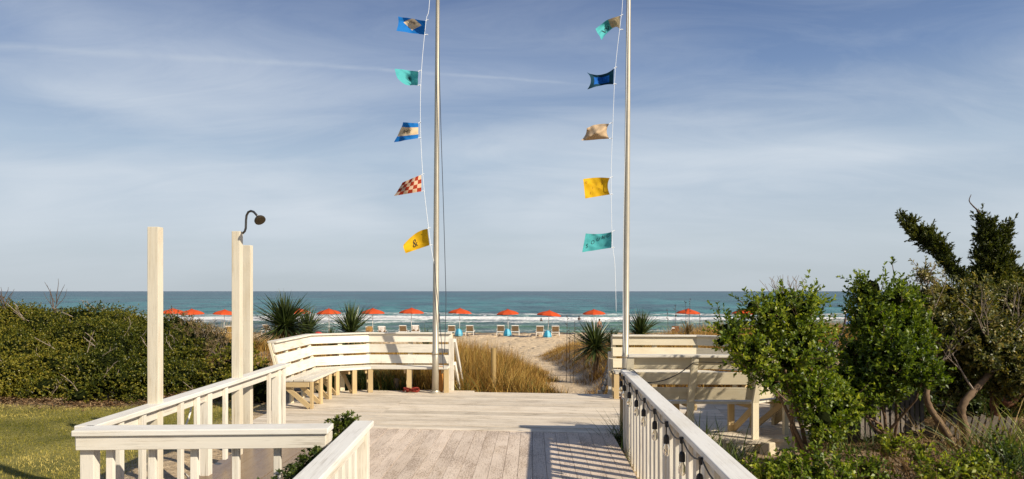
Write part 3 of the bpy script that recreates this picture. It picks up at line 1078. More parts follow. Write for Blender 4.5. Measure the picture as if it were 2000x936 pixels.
def bench(label, top, root_at, legs_every=0.62, seat_mat='bench', back_mats=('bench',) * 3, rear_low=-0.25, ztop=1.03, leg_mat='raw', segmat=None):
    """bench along the polyline 'top' (top edge of the back, sitter on the polyline's LEFT side)"""
    root = thing('bench', label, 'bench', root_at)
    bot = offset_poly(top, 0.15)
    front = offset_poly(top, 0.62)
    outv = [(b_ - Vector(a)).normalized() * -1 for a, b_ in zip(top, bot)]

    def P(i, z):
        f = (z - 0.45) / (ztop - 0.45)
        q = bot[i].lerp(Vector(top[i]), f)
        return Vector((q.x, q.y, z))
    n = len(top)
    th = [Vector((o.x, o.y, 0)) * 0.036 for o in outv]
    for (z0, z1), mt in zip(((0.474, 0.628), (0.668, 0.818), (0.860, 1.003)), back_mats):
        MB().strip([P(i, z0) for i in range(n)], [P(i, z1) for i in range(n)], th).build('backrest_slat', mt, root, 0.003)
    A, B = [], []
    for i in range(n):
        q = P(i, 1.008)
        o = Vector((outv[i].x, outv[i].y, 0))
        A.append(q - o * 0.05)
        B.append(q + o * 0.095)
    MB().strip(A, B, [Vector((0, 0, 0.028))] * n).build('cap', 'bench', root, 0.003)
    # seat: planks
    for k in range(3):
        a0, a1 = 0.15 + k * 0.155 + 0.012, 0.15 + (k + 1) * 0.155
        qa, qb = offset_poly(top, a0), offset_poly(top, a1)
        MB().strip([Vector((q.x, q.y, 0.415)) for q in qa], [Vector((q.x, q.y, 0.415)) for q in qb], [Vector((0, 0, 0.035))] * n).build('seat_plank', seat_mat, root, 0.003)
    ap = offset_poly(top, 0.648)
    MB().strip([Vector((q.x, q.y, 0.335)) for q in ap], [Vector((q.x, q.y, 0.411)) for q in ap],
               [Vector((o.x, o.y, 0)) * 0.03 for o in outv]).build('seat_apron', seat_mat, root, 0.003) if False else None
    for i in range(n - 1):
        a, b_ = Vector(top[i]), Vector(top[i + 1])
        Ls = (b_ - a).length
        m_ = max(1, round(Ls / legs_every))
        for k in range(m_ + (1 if i == n - 2 else 0)):
            f = k / m_
            f = min(0.985, max(0.015, f))
            tp = a.lerp(b_, f)
            bt = bot[i].lerp(bot[i + 1], f)
            fr = front[i].lerp(front[i + 1], f)
            o = (tp - bt).normalized()
            dd_ = (b_ - a).normalized()
            # front leg
            p = fr + o * 0.03
            MB().beam((p.x, p.y, 0.0), (p.x, p.y, 0.413), 0.085, 0.036, (o.x, o.y, 0)).build('leg', leg_mat, root, 0.002)
            # leaning back post, outside the slats
            lo = bt + o * -0.02
            hi_ = tp + o * 0.056
            pl = Vector((bt.x, bt.y, 0)) + Vector((o.x, o.y, 0)) * 0.058
            ph_ = Vector((tp.x, tp.y, 0)) + Vector((o.x, o.y, 0)) * 0.058
            slope = (ph_ - pl) / 0.58
            MB().beam((pl.x, pl.y, rear_low), (pl.x, pl.y, 0.445), 0.085, 0.036, (o.x, o.y, 0)).build('rear_leg', 'khaki', root, 0.002)
            MB().beam((pl.x, pl.y, 0.445), (ph_.x, ph_.y, 1.004), 0.085, 0.036, (o.x, o.y, 0)).build('back_post', 'khaki', root, 0.002)
            # diagonal brace and seat bearer
            g0 = fr + o * 0.05 + dd_ * 0.04
            g1 = bt + o * 0.02 + dd_ * 0.04
            MB().beam((g0.x, g0.y, 0.03), (g1.x, g1.y, 0.40), 0.034, 0.07, (o.x, o.y, 0)).build('brace', leg_mat, root, 0.002)
            MB().beam((g0.x + dd_.x * .04, g0.y + dd_.y * .04, 0.375), (g1.x + dd_.x * .04, g1.y + dd_.y * .04, 0.375), 0.034, 0.07).build('bearer', leg_mat, root, 0.002)
    return root


# polyline order chosen so the sitter is on the left of travel
left_top = [(-1.12, 13.30), (-2.66, 13.36), (-3.62, 12.80), (-3.66, 10.98)]
bench('long white slatted bench bending round the left of the deck', left_top, (-2.6, 12.9, 0))
right_top = [(1.40, 8.66), (2.97, 8.62), (4.02, 9.28), (4.46, 10.55), (4.12, 11.9), (3.22, 12.5), (1.76, 12.58)]
bench('cream slatted bench curving round the right of the deck behind the green shrub', right_top, (3.0, 10.6, 0),
      back_mats=('khaki', 'khaki', 'khaki'), legs_every=0.80)


# stair handrails dropping to the sand beyond the deck
def handrail(label, p, q, px0, rope=False):
    root = thing('stair_handrail', label, 'handrail', p)
    p, q = Vector(p), Vector(q)
    MB().post(p.x, p.y, -0.3, p.z, 0.09).build('post', 'white', root, 0.003)
    MB().post(q.x, q.y, q.z - 1.15, q.z, 0.09).build('post', 'white', root, 0.003)
    MB().beam(p + Vector((0.06, 0, -0.03)), q + Vector((0.06, 0.05, -0.03)), 0.04, 0.09).build('hand_rail', 'cap', root, 0.003)
    MB().beam(p + Vector((0.06, 0, -0.45)), q + Vector((0.06, 0.05, -0.45)), 0.036, 0.09).build('lower_rail', 'white', root, 0.003)
    return root


handrail('white stair handrail beside the right end of the long left bench', (-1.10, 13.02, 0.94), (-1.00, 13.72, -0.02), 0)
r = handrail('white stair handrail wound with cord at the left end of the right bench', (1.76, 12.78, 0.72), (1.67, 13.6, -0.08), 0)
mb = MB()
rp = []
for k in range(60):
    f = k / 59
    c_ = Vector((1.80, 12.78, 0.69)).lerp(Vector((1.71, 13.6, -0.10)), f)
    rp.append(c_ + Vector((0.05 * math.cos(f * 40), 0, 0.06 * math.sin(f * 40))))
mb.tube(rp, 0.012, 6).build('cord', 'rope_grey', r, smooth=True)

# plank, stub, rope heap near the left flagpole
o = MB().beam((-1.275, 12.80, 0.0), (-1.275, 12.86, 0.46), 0.085, 0.04, (0, 1, 0)).build('wooden_plank', 'orange_wood', None, 0.003)
tag(o, 'short orange plank standing upright beside the left flagpole', 'plank')
o = MB().tube([(-2.16, 13.35, -0.15), (-2.16, 13.35, 0.03), (-2.15, 13.35, 0.17)], [0.06, 0.058, 0.055], 10).build('wooden_stub', 'twig')
tag(o, 'short grey post stub in the grass under the left bench', 'stub')
mb = MB()
for k in range(7):
    c0 = Vector((-1.80 + random.uniform(-.07, .07), 12.72 + random.uniform(-.04, .04), 0.012 + 0.014 * (k % 4)))
    lp = []
    ph = random.uniform(0, 6)
    for j in range(15):
        a = ph + j / 14 * 6.0
        lp.append(c0 + Vector((math.cos(a) * 0.11 * random.uniform(.8, 1.1), math.sin(a) * 0.06, 0.022 * (1 + math.sin(a * 2 + k)))))
    mb.tube(lp, 0.011, 6)
tag(mb.build('rope_heap', 'red_rope', None, smooth=True), 'small tangled heap of red rope on the deck under the left bench', 'rope')

# ------------------------------------------------------------------ flagpoles, halyards


def flagpole(label, x, y, lean):
    root = thing('flagpole', label, 'flagpole', (x, y, 0))
    H = 9.0
    ps = [Vector((x + lean * z, y, z)) for z in (0.0, 0.7, 0.705, 3.0, 5.0, 7.0, H)]
    MB().tube(ps, [0.060, 0.058, 0.055, 0.050, 0.043, 0.034, 0.026], 18).build('pole', 'pole', root, smooth=True)
    MB().tube([ps[1] - Vector((0, 0, .02)), ps[1] + Vector((0, 0, .03))], 0.062, 18).build('collar', 'pole', root, smooth=True)
    MB().lathe([(0.10, 0.0), (0.10, 0.012), (0.075, 0.03), (0.066, 0.05)], (x, y, 0.0), 18).build('base_plate', 'rust' if x > 0 else 'pole', root)
    MB().lathe([(0.02, 0), (0.055, 0.03), (0.075, 0.08), (0.055, 0.13), (0.01, 0.155)], ps[-1], 16).build('finial', 'pole', root, smooth=True)
    MB().beam((x + 0.07, y, 1.25), (x + 0.07, y, 1.40), 0.02, 0.02, (0, 1, 0)).build('cleat', 'steel', root)
    return root


flagpole('tall metal flagpole beside the long left bench', -1.355, 12.66, 0.0062)
flagpole('tall metal flagpole rising behind the bulb-hung right railing', 1.905, 12.06, 0.0085)


def rope(label, pxs, Y, r, mat, name='flag_line', extend=None):
    pts = [at(x, y, Y) for x, y in pxs]
    if extend:
        pts = [Vector(extend)] + pts
    sm_ = []
    for i in range(len(pts) - 1):
        p = [pts[max(0, min(len(pts) - 1, i + j))] for j in (-1, 0, 1, 2)]
        for k in range(5):
            f = k / 5
            sm_.append(0.5 * ((2 * p[1]) + (-p[0] + p[2]) * f + (2 * p[0] - 5 * p[1] + 4 * p[2] - p[3]) * f * f + (-p[0] + 3 * p[1] - 3 * p[2] + p[3]) * f ** 3))
    sm_.append(pts[-1])
    return tag(MB().tube(sm_, r, 6).build(name, mat, None, smooth=True), label, 'rope')


YL, YR = 12.58, 11.98
rope('thin white line strung with five flags beside the left flagpole', [(839, 0), (832, 42), (823, 140), (821, 240), (826, 345), (837, 446), (842, 484), (849, 520)], YL, 0.0046, 'rope_white', extend=(-1.38, 12.6, 8.9))
rope('dark slack line hanging to the right of the left flagpole', [(857, 60), (861, 240), (866, 400), (870, 540), (871, 600), (868, 690)], YL, 0.0065, 'rope_dark', 'halyard', extend=(-1.28, 12.6, 8.9))
rope('dark line slanting off the foot of the left flagpole', [(848, 510), (853, 570), (858, 620), (864, 690), (866, 720)], YL, 0.0065, 'rope_dark', 'halyard')
rope('thin white line strung with five flags beside the right flagpole', [(1216, 0), (1212, 42), (1202, 132), (1197, 240), (1193.5, 345), (1195, 452), (1197, 486), (1201, 520), (1203.5, 610)], YR, 0.0042, 'rope_white', extend=(1.965, 12.0, 8.9))
rope('pale line hanging close along the left side of the right flagpole', [(1225, 60), (1222, 240), (1218.5, 400), (1217, 520), (1217, 620), (1219, 690)], YR, 0.0045, 'rope_white', 'halyard', extend=(1.99, 12.0, 8.9))


# ------------------------------------------------------------------ flags
def flagmat(name, builder):
    m_, t_, b_ = newmat(name)
    uv = t_.nodes.new('ShaderNodeUVMap').outputs[0]
    s_ = t_.nodes.new('ShaderNodeSeparateXYZ')
    t_.links.new(uv, s_.inputs[0])
    c_ = builder(t_, uv, s_.outputs[0], s_.outputs[1])
    if isinstance(c_, tuple):
        r_ = t_.nodes.new('ShaderNodeRGB')
        r_.outputs[0].default_value = (*c_, 1)
        c_ = r_.outputs[0]
    wv = noise(t_, mapping(t_, uv, (60, 40, 1)), 1, 3)
    c_ = mixc(t_, mth(t_, 'MULTIPLY', wv, 0.25), c_, mixc(t_, 1.0, c_, (0.6, 0.6, 0.6), 'MULTIPLY'))
    t_.links.new(c_, b_.inputs['Base Color'])
    b_.inputs['Roughness'].default_value = 0.75
    b_.inputs['Specular IOR Level'].default_value = 0.15
    tr = t_.nodes.new('ShaderNodeBsdfTranslucent')
    t_.links.new(c_, tr.inputs[0])
    mx = t_.nodes.new('ShaderNodeMixShader')
    mx.inputs[0].default_value = 0.22
    t_.links.new(b_.outputs[0], mx.inputs[1])
    t_.links.new(tr.outputs[0], mx.inputs[2])
    t_.links.new(mx.outputs[0], t_.nodes['Material Output'].inputs[0])
    return m_


BLUE, TEAL, BEIGE, YEL, NAVY, RED, CREAM = (0.012, 0.17, 0.52), (0.09, 0.44, 0.45), (0.70, 0.53, 0.33), (0.72, 0.42, 0.012), (0.01, 0.05, 0.17), (0.36, 0.035, 0.012), (0.68, 0.47, 0.31)


def step(t_, x, a, soft=0.004):
    return smooth(t_, x, a - soft, a + soft)


def f_diamond(t_, uv, u, v):
    d = mth(t_, 'ADD', mth(t_, 'MULTIPLY', mth(t_, 'ABSOLUTE', mth(t_, 'SUBTRACT', u, 0.46)), 1.0), mth(t_, 'MULTIPLY', mth(t_, 'ABSOLUTE', mth(t_, 'SUBTRACT', v, 0.62)), 0.72))
    return mixc(t_, step(t_, d, 0.33), BEIGE, BLUE)


def f_band(t_, uv, u, v):
    d = mth(t_, 'ABSOLUTE', mth(t_, 'SUBTRACT', v, 0.5))
    return mixc(t_, step(t_, d, 0.235), BEIGE, BLUE)


def f_check(t_, uv, u, v):
    ck = t_.nodes.new('ShaderNodeTexChecker')
    t_.links.new(mapping(t_, uv, (6, 4.0, 1), (0.0, 0.0, 0.01)), ck.inputs['Vector'])
    ck.inputs['Scale'].default_value = 1.0
    ck.inputs[1].default_value = (*CREAM, 1)
    ck.inputs[2].default_value = (*RED, 1)
    return ck.outputs[0]


def f_half(t_, uv, u, v):
    return mixc(t_, step(t_, u, 0.5), BEIGE, TEAL)


def f_sun(t_, uv, u, v):
    du = mth(t_, 'MULTIPLY', mth(t_, 'SUBTRACT', u, 0.52), 1.45)
    dv = mth(t_, 'SUBTRACT', v, 0.45)
    r = mth(t_, 'SQRT', mth(t_, 'ADD', mth(t_, 'MULTIPLY', du, du), mth(t_, 'MULTIPLY', dv, dv)))
    a = mth(t_, 'ARCTAN2', dv, du)
    ray = mth(t_, 'MULTIPLY', mth(t_, 'ADD', mth(t_, 'COSINE', mth(t_, 'MULTIPLY', a, 16.0)), 1.0), 0.5)
    lim = mth(t_, 'ADD', 0.09, mth(t_, 'MULTIPLY', ray, 0.17))
    msk = smooth(t_, mth(t_, 'SUBTRACT', r, lim), -0.015, 0.015)
    return mixc(t_, msk, (0.01, 0.06, 0.07), TEAL)


def f_navy(t_, uv, u, v):
    d = mth(t_, 'MAXIMUM', mth(t_, 'ABSOLUTE', mth(t_, 'SUBTRACT', u, 0.5)), mth(t_, 'MULTIPLY', mth(t_, 'ABSOLUTE', mth(t_, 'SUBTRACT', v, 0.48)), 1.15))
    return mixc(t_, step(t_, d, 0.33), (0.012, 0.12, 0.46), (0.008, 0.045, 0.075))


def flag(name_label, ctrl, Y, mat, ripple, text=(), tmat=None, seed=0):
    """ctrl: 3x3 (u=fly 0 hoist..1 fly, v=0 bottom..1 top) list rows v of [(px,py,dy)...] from hoist to fly"""
    C = np.array([[at(p[0], p[1], Y + p[2])[:] for p in row] for row in ctrl])
    # keep photo position when depth changes: 'at' already used the changed depth
    r_ = np.random.default_rng(seed)
    ph = r_.uniform(0, 6.28, 3)

    def bas(x):
        return np.stack([(1 - x) * (1 - 2 * x), 4 * x * (1 - x), x * (2 * x - 1)], -1)

    def S(u, v):
        B = np.einsum('...i,...j,ijk->...k', bas(v), bas(u), C)
        rp_ = ripple * u * (np.sin(u * 9 + v * 3.0 + ph[0]) + 0.5 * np.sin(u * 17 - v * 7 + ph[1])) + ripple * 0.35 * np.sin(v * 12 + u * 5 + ph[2])
        t1 = np.abs(np.sin((u * 1.3 + v * 0.9) * 2.6 + ph[1])) ** 0.5
        t2 = np.abs(np.sin((u * 1.1 - v * 1.5) * 2.9 + ph[2])) ** 0.5
        rp_ = rp_ + ripple * 1.5 * (0.15 + u) * (t1 + 0.8 * t2 - 1.2)
        B = B + np.stack([0.10 * rp_, rp_, 0.12 * rp_], -1)
        return B
    nu, nv = 30, 20
    U, Vv = np.meshgrid(np.linspace(0, 1, nu), np.linspace(0, 1, nv))
    Pn = S(U, Vv)
    idx_ = np.arange(nu * nv).reshape(nv, nu)
    Fc = np.stack([idx_[:-1, :-1], idx_[1:, :-1], idx_[1:, 1:], idx_[:-1, 1:]], -1).reshape(-1, 4)
    o_ = np_obj('flag', Pn.reshape(-1, 3), Fc, mat, None, None, True)
    uvl = o_.data.uv_layers.new(name='UVMap')
    li = np.zeros(len(o_.data.loops), dtype=np.int32)
    o_.data.loops.foreach_get('vertex_index', li)
    UVs = np.stack([U.ravel(), Vv.ravel()], -1)[li]
    uvl.data.foreach_set('uv', UVs.astype(np.float32).ravel())
    tag(o_, name_label, 'flag', 'signal flags on the two flagpole lines')
    # white toggles at the hoist
    mbt = MB()
    for v_ in (0.0, 1.0):
        p = Vector(S(np.array(0.0), np.array(v_)))
        q_ = p + Vector((0.05, 0, 0.02 if v_ else 0.0))
        mbt.tube([p, p.lerp(q_, 0.5) + Vector((0, 0, .008)), q_], [0.008, 0.006, 0.010], 6)
    mbt.build('toggle', 'rope_white', o_)
    for (s_, cu, cv, hgt_, rot) in text:
        cu_ = bpy.data.curves.new('lettering', 'FONT')
        cu_.body = s_
        cu_.size = 1.0
        cu_.align_x = 'CENTER'
        cu_.align_y = 'CENTER'
        cu_.resolution_u = 3
        tmp = bpy.data.objects.new('lettering_tmp', cu_)
        COL.objects.link(tmp)
        bpy.context.view_layer.update()
        me = bpy.data.meshes.new_from_object(tmp.evaluated_get(bpy.context.evaluated_depsgraph_get()))
        bpy.data.objects.remove(tmp)
        bm = bmesh.new()
        bm.from_mesh(me)
        bmesh.ops.triangulate(bm, faces=bm.faces)
        for _ in range(2):
            bmesh.ops.subdivide_edges(bm, edges=[e_ for e_ in bm.edges if e_.calc_length() > 0.12], cuts=1)
        bmesh.ops.triangulate(bm, faces=bm.faces)
        bm.to_mesh(me)
        bm.free()
        n_ = len(me.vertices)
        co_ = np.zeros(n_ * 3, dtype=np.float32)
        me.vertices.foreach_get('co', co_)
        co_ = co_.reshape(-1, 3)
        cr, sr_ = math.cos(rot), math.sin(rot)
        xx = (co_[:, 0] * cr - co_[:, 1] * sr_) * hgt_ / 0.7
        yy = (co_[:, 0] * sr_ + co_[:, 1] * cr) * hgt_ / 0.7
        uu = np.clip(cu - xx / 2.0, 0.01, 0.99)
        vv = np.clip(cv + yy, 0.01, 0.99)
        e1 = 0.004
        p0 = S(uu, vv)
        nr = np.cross(S(np.clip(uu + e1, 0, 1), vv) - S(np.clip(uu - e1, 0, 1), vv), S(uu, np.clip(vv + e1, 0, 1)) - S(uu, np.clip(vv - e1, 0, 1)))
        nr = nrmz(nr)
        nr = np.where(nr[:, 1:2] > 0, -nr, nr)
        p0 = p0 + nr * 0.004
        me.vertices.foreach_set('co', p0.astype(np.float32).ravel())
        me.update()
        me.name = 'lettering'
        me.materials.clear()
        me.materials.append(M[tmat])
        to = bpy.data.objects.new('lettering', me)
        COL.objects.link(to)
        to.parent = o_
    return o_


M['ink'] = plain('dark_teal_ink', (0.006, 0.03, 0.035), 0.8)
M['ink_brown'] = plain('brown_ink', (0.04, 0.025, 0.012), 0.8)
M['ink_ochre'] = plain('ochre_ink', (0.34, 0.13, 0.01), 0.8)
M['f_diamond'] = flagmat('blue_flag_diamond', f_diamond)
M['f_sun'] = flagmat('teal_flag_burst', f_sun)
M['f_band'] = flagmat('blue_flag_band', f_band)
M['f_check'] = flagmat('red_check_flag', f_check)
M['f_yellow'] = flagmat('yellow_flag', lambda *a: YEL)
M['f_half'] = flagmat('beige_teal_flag', f_half)
M['f_navy'] = flagmat('dark_blue_flag', f_navy)
M['f_beige'] = flagmat('beige_flag', lambda *a: (0.58, 0.42, 0.26))
M['f_teal'] = flagmat('teal_flag', lambda *a: TEAL)


def quad(tr, br, bl, tl, dep=0.10, mids=None):
    """3x3 control from corners (hoist right); mids: dict (row, col)->(px,py,dy)"""
    def mid(a, b_):
        return ((a[0] + b_[0]) / 2, (a[1] + b_[1]) / 2)
    rows = [[br, mid(br, bl), bl], [mid(br, tr), None, mid(bl, tl)], [tr, mid(tr, tl), tl]]
    rows[1][1] = mid(rows[1][0], rows[1][2])
    out = []
    for i, row in enumerate(rows):
        out.append([[row[0][0], row[0][1], 0.0], [row[1][0], row[1][1], dep], [row[2][0], row[2][1], -dep * 0.4]])
    for (i, j), val in (mids or {}).items():
        out[i][j] = list(val)
    return out


flag('blue flag with a beige diamond, topmost on the left line', quad((831, 41), (830, 68), (775, 61), (778, 32), 0.10, {(1, 1): (803, 49, 0.20)}), YL, 'f_diamond', 0.022,
     [('THE', 0.46, 0.68, 0.17, 0)], 'ink_brown', 1)
flag('pale teal flag with a dark round burst on the left line', quad((817, 140), (816, 167), (793, 166), (770, 134), 0.10, {(1, 2): (777, 153, -0.1)}), YL, 'f_sun', 0.02, seed=2)
flag('blue flag with a beige lettered band on the left line', quad((817, 241), (817, 270), (769, 278), (787, 239), -0.08, {(1, 2): (781, 257, 0.1)}), YL, 'f_band', 0.018,
     [('AHOY', 0.58, 0.49, 0.22, 0)], 'ink_brown', 3)
flag('red and cream checked flag on the left line', quad((823, 342), (823, 374), (769, 383), (786, 357), -0.1, {(2, 1): (806, 348, -.04), (1, 2): (779, 369, 0.1)}), YL, 'f_check', 0.012, seed=4)
flag('yellow flag with a black ampersand, lowest on the left line', quad((835, 447), (839, 479), (792, 495), (788, 478), 0.08, {(2, 1): (812, 456, 0.1), (1, 2): (789, 487, -.1)}), YL, 'f_yellow', 0.012,
     [('&', 0.56, 0.50, 0.50, 0.1)], 'ink_brown', 5)
flag('beige and teal folded flag, topmost on the right line', quad((1211, 31), (1211, 58), (1175, 78), (1163, 56), 0.12, {(0, 1): (1197, 55, 0.1), (2, 1): (1188, 39, 0.1), (1, 1): (1192, 49, 0.28)}), YR, 'f_half', 0.022,
     [('W', 0.74, 0.30, 0.42, 0.0)], 'ink', 6)
flag('dark blue flag with a swallow-tailed fly on the right line', quad((1199, 134), (1198, 165), (1147, 175), (1146, 141), 0.12, {(2, 1): (1174, 146, 0.12), (1, 2): (1154, 156, -.12), (0, 1): (1174, 167, 0.1), (1, 1): (1175, 157, 0.24)}), YR, 'f_navy', 0.02, seed=7)
flag('plain beige crumpled flag on the right line', quad((1190, 242), (1190, 271), (1134, 275), (1146, 250), 0.14, {(1, 0): (1185, 256, 0.1), (2, 1): (1168, 243, 0.2), (1, 1): (1166, 260, -.12), (1, 2): (1143, 264, .14)}), YR, 'f_beige', 0.034, seed=8)
flag('plain yellow flag with faint ochre marks on the right line', quad((1191, 348), (1191, 380), (1143, 388), (1139, 350), 0.08, {(1, 0): (1187, 363, 0.05), (2, 1): (1165, 347, .06)}), YR, 'f_yellow', 0.014,
     [('O', 0.27, 0.76, 0.15, 0), ('J', 0.52, 0.70, 0.12, 0), ('I', 0.68, 0.5, 0.12, 0), ('I', 0.78, 0.24, 0.14, 0), ('O', 0.9, 0.82, 0.13, 0), ('-', 0.42, 0.45, 0.2, 0.3)], 'ink_ochre', 9)
flag('teal flag with stencilled letters, lowest on the right line', quad((1195, 453), (1194, 484), (1137, 493), (1144, 456), 0.08, {(2, 1): (1172, 457, .06)}), YR, 'f_teal', 0.014,
     [('S', 0.87, 0.29, 0.24, 0), ('O', 0.68, 0.46, 0.24, 0), ('U', 0.50, 0.62, 0.24, 0), ('N', 0.32, 0.72, 0.24, 0.05), ('D', 0.15, 0.80, 0.24, 0), ('Y', 0.065, 0.90, 0.16, 0.3)], 'ink', 10)


# ------------------------------------------------------------------ beach furniture
def gpt(px, Y):
    X = (px - 1000) / F * Y
    return Vector((X, Y, float(gz(X, Y, False))))


def make_umbrella():
    root = thing('beach_umbrella', None, 'umbrella')
    mb_ = MB()
    n = 8
    rings = [(0.02, 2.36), (0.25, 2.335), (0.58, 2.255), (0.86, 2.15), (1.08, 2.02)]
    for k in range(n):
        a0, a1 = 2 * math.pi * k / n, 2 * math.pi * (k + 1) / n
        for (r0, z0), (r1, z1) in zip(rings, rings[1:]):
            mb_.face(tuple(range(len(mb_.v), len(mb_.v) + 4)), [(0, 0), (1, 0), (1, 1), (0, 1)], 0.5)
            mb_.v += [(r0 * math.cos(a0), r0 * math.sin(a0), z0), (r1 * math.cos(a0), r1 * math.sin(a0), z1),
                      (r1 * math.cos(a1), r1 * math.sin(a1), z1), (r0 * math.cos(a1), r0 * math.sin(a1), z0)]
    o_ = mb_.build('canopy', 'umb', root)
    so2 = o_.modifiers.new('thick', 'SOLIDIFY')
    so2.thickness = 0.012
    mv = MB()
    for k in range(n):
        a0, a1 = 2 * math.pi * k / n, 2 * math.pi * (k + 1) / n
        mv.face(tuple(range(len(mv.v), len(mv.v) + 4)), [(0, 0), (1, 0), (1, 1), (0, 1)], 0.5)
        mv.v += [(1.08 * math.cos(a0), 1.08 * math.sin(a0), 2.02), (1.085 * math.cos(a0), 1.085 * math.sin(a0), 1.94),
                 (1.085 * math.cos(a1), 1.085 * math.sin(a1), 1.94), (1.08 * math.cos(a1), 1.08 * math.sin(a1), 2.02)]
    o_ = mv.build('valance', 'umb', root)
    s3 = o_.modifiers.new('thick', 'SOLIDIFY')
    s3.thickness = 0.01
    MB().lathe([(0.02, 2.34), (0.26, 2.315), (0.25, 2.345), (0.03, 2.42), (0.012, 2.48)], (0, 0, 0), 12).build('top_vent', 'umb_edge', root)
    MB().tube([(0, 0, -0.1), (0, 0, 2.36)], 0.022, 8).build('pole', 'plastic', root, smooth=True)
    rb = MB()
    for k in range(n):
        a0 = 2 * math.pi * k / n
        rb.tube([(0.03 * math.cos(a0), 0.03 * math.sin(a0), 2.28), (0.53 * math.cos(a0), 0.53 * math.sin(a0), 2.22), (1.05 * math.cos(a0), 1.05 * math.sin(a0), 2.0)], 0.009, 5)
    rb.build('ribs', 'steel', root)
    return root


def put(o_, loc, rz=0.0, sc=1.0, tilt=0.0):
    o_.location = loc
    o_.rotation_euler = (0, tilt, rz)
    o_.scale = (sc, sc, sc)


umb_list = [
    (338, 66.0, 'orange umbrella at the far left, almost hidden by dune grass and the lone post', 0.3, 0),
    (376, 64.0, 'orange beach umbrella behind golden grass, right of the lone cream post', 0.9, 0),
    (437, 65.5, 'orange beach umbrella half hidden by the shower post', 0.1, 0),
    (583, 65.0, 'orange beach umbrella glimpsed through the double yucca', 0.5, 0),
    (643, 65.0, 'orange beach umbrella between the two largest yuccas', 0.3, 0),
    (728, 65.0, 'orange beach umbrella touching the right side of the small bushy yucca', 0.7, 0),
    (803, 65.0, 'orange beach umbrella over the towel-draped loungers behind the left bench', 0.2, 0),
    (897, 65.0, 'orange beach umbrella just right of the left flagpole', 0.55, 0),
    (993, 65.0, 'orange beach umbrella over the lounger pair straight ahead, second right of the left flagpole', 0.35, 0),
    (1069, 61.5, 'orange beach umbrella tilted over two loungers, left of the path yucca', 0.15, 0.10),
    (1161, 66.0, 'orange beach umbrella above the yucca by the sandy path', 0.6, 0),
    (1343, 65.0, 'orange beach umbrella standing alone behind grass stalks beyond the right bench', 0.4, 0),
    (1452, 65.0, 'orange beach umbrella peeping through the top of the bright green shrub', 0.4, 0),
]
proto = make_umbrella()
for i, (px, Y, lab, rz, tl) in enumerate(umb_list):
    o_ = proto if i == 0 else copy_tree(proto)
    o_['label'] = lab
    o_['group'] = 'orange umbrellas along the beach'
    put(o_, gpt(px, Y), rz, 0.96 + 0.07 * random.random(), tl + random.uniform(-.035, .035))


def make_lounger():
    root = thing('sun_lounger', None, 'lounger')
    fr = MB()
    for sx in (-0.33, 0.33):
        fr.beam((sx, 0.45, 0.36), (sx, 1.95, 0.32), 0.05, 0.06)
        fr.beam((sx, -0.06, 0.36), (sx, 0.5, 0.36), 0.05, 0.06)
        fr.beam((sx * 1.08, 0.05, 0.56), (sx * 1.08, 0.62, 0.56), 0.06, 0.03)
    fr.beam((-0.33, 1.93, 0.32), (0.33, 1.93, 0.32), 0.05, 0.05)
    fr.beam((-0.33, 0.0, 0.36), (0.33, 0.0, 0.36), 0.06, 0.05)
    fr.build('frame', 'plastic', root, 0.008)
    for (x, y) in ((-0.34, 0.02), (0.34, 0.02), (-0.32, 1.75), (0.32, 1.75)):
        MB().beam((x * 1.06, y, 0.0), (x, y, 0.35), 0.06, 0.05, (0, 1, 0)).build('leg', 'plastic', root, 0.006)
    MB().hexa([(-0.29, 0.5, 0.375), (0.29, 0.5, 0.375), (0.29, 0.5, 0.39), (-0.29, 0.5, 0.39), (-0.29, 1.9, 0.345), (0.29, 1.9, 0.345), (0.29, 1.9, 0.36), (-0.29, 1.9, 0.36)]).build('seat', 'sling', root)
    bf = MB()
    for sx in (-0.31, 0.31):
        bf.beam((sx, 0.52, 0.37), (sx, 0.10, 0.90), 0.05, 0.04)
    bf.beam((-0.335, 0.09, 0.90), (0.335, 0.09, 0.90), 0.05, 0.07)
    bf.build('backrest_frame', 'plastic', root, 0.008)
    MB().beam((0, 0.50, 0.385), (0, 0.12, 0.872), 0.58, 0.014).build('backrest', 'sling', root)
    return root


def towel_on(px, Y, label, mat):
    g_ = gpt(px, Y)
    mb_ = MB()
    for i in range(6):
        x0, x1 = -0.26 + i * 0.087, -0.26 + (i + 1) * 0.087
        za, zb = 0.5 + 0.10 * math.sin(i * 1.3), 0.5 + 0.10 * math.sin((i + 1) * 1.3)
        A = [Vector((x0, 0.035 + 0.07, za)), Vector((x0, 0.01 + 0.02, 0.86)), Vector((x0, 0.06, 0.955)), Vector((x0, 0.16, 0.93)), Vector((x0, 0.32, 0.70))]
        B = [Vector((x1, 0.035 + 0.07, zb)), Vector((x1, 0.01 + 0.02, 0.86)), Vector((x1, 0.06, 0.955)), Vector((x1, 0.16, 0.93)), Vector((x1, 0.32, 0.70))]
        for k in range(4):
            mb_.face(tuple(range(len(mb_.v), len(mb_.v) + 4)), [(0, 0)] * 4, 0.5)
            mb_.v += [tuple(A[k]), tuple(B[k]), tuple(B[k + 1]), tuple(A[k + 1])]
    o_ = mb_.build('towel', mat)
    s_ = o_.modifiers.new('thick', 'SOLIDIFY')
    s_.thickness = 0.012
    o_.location = g_
    return tag(o_, label, 'towel')


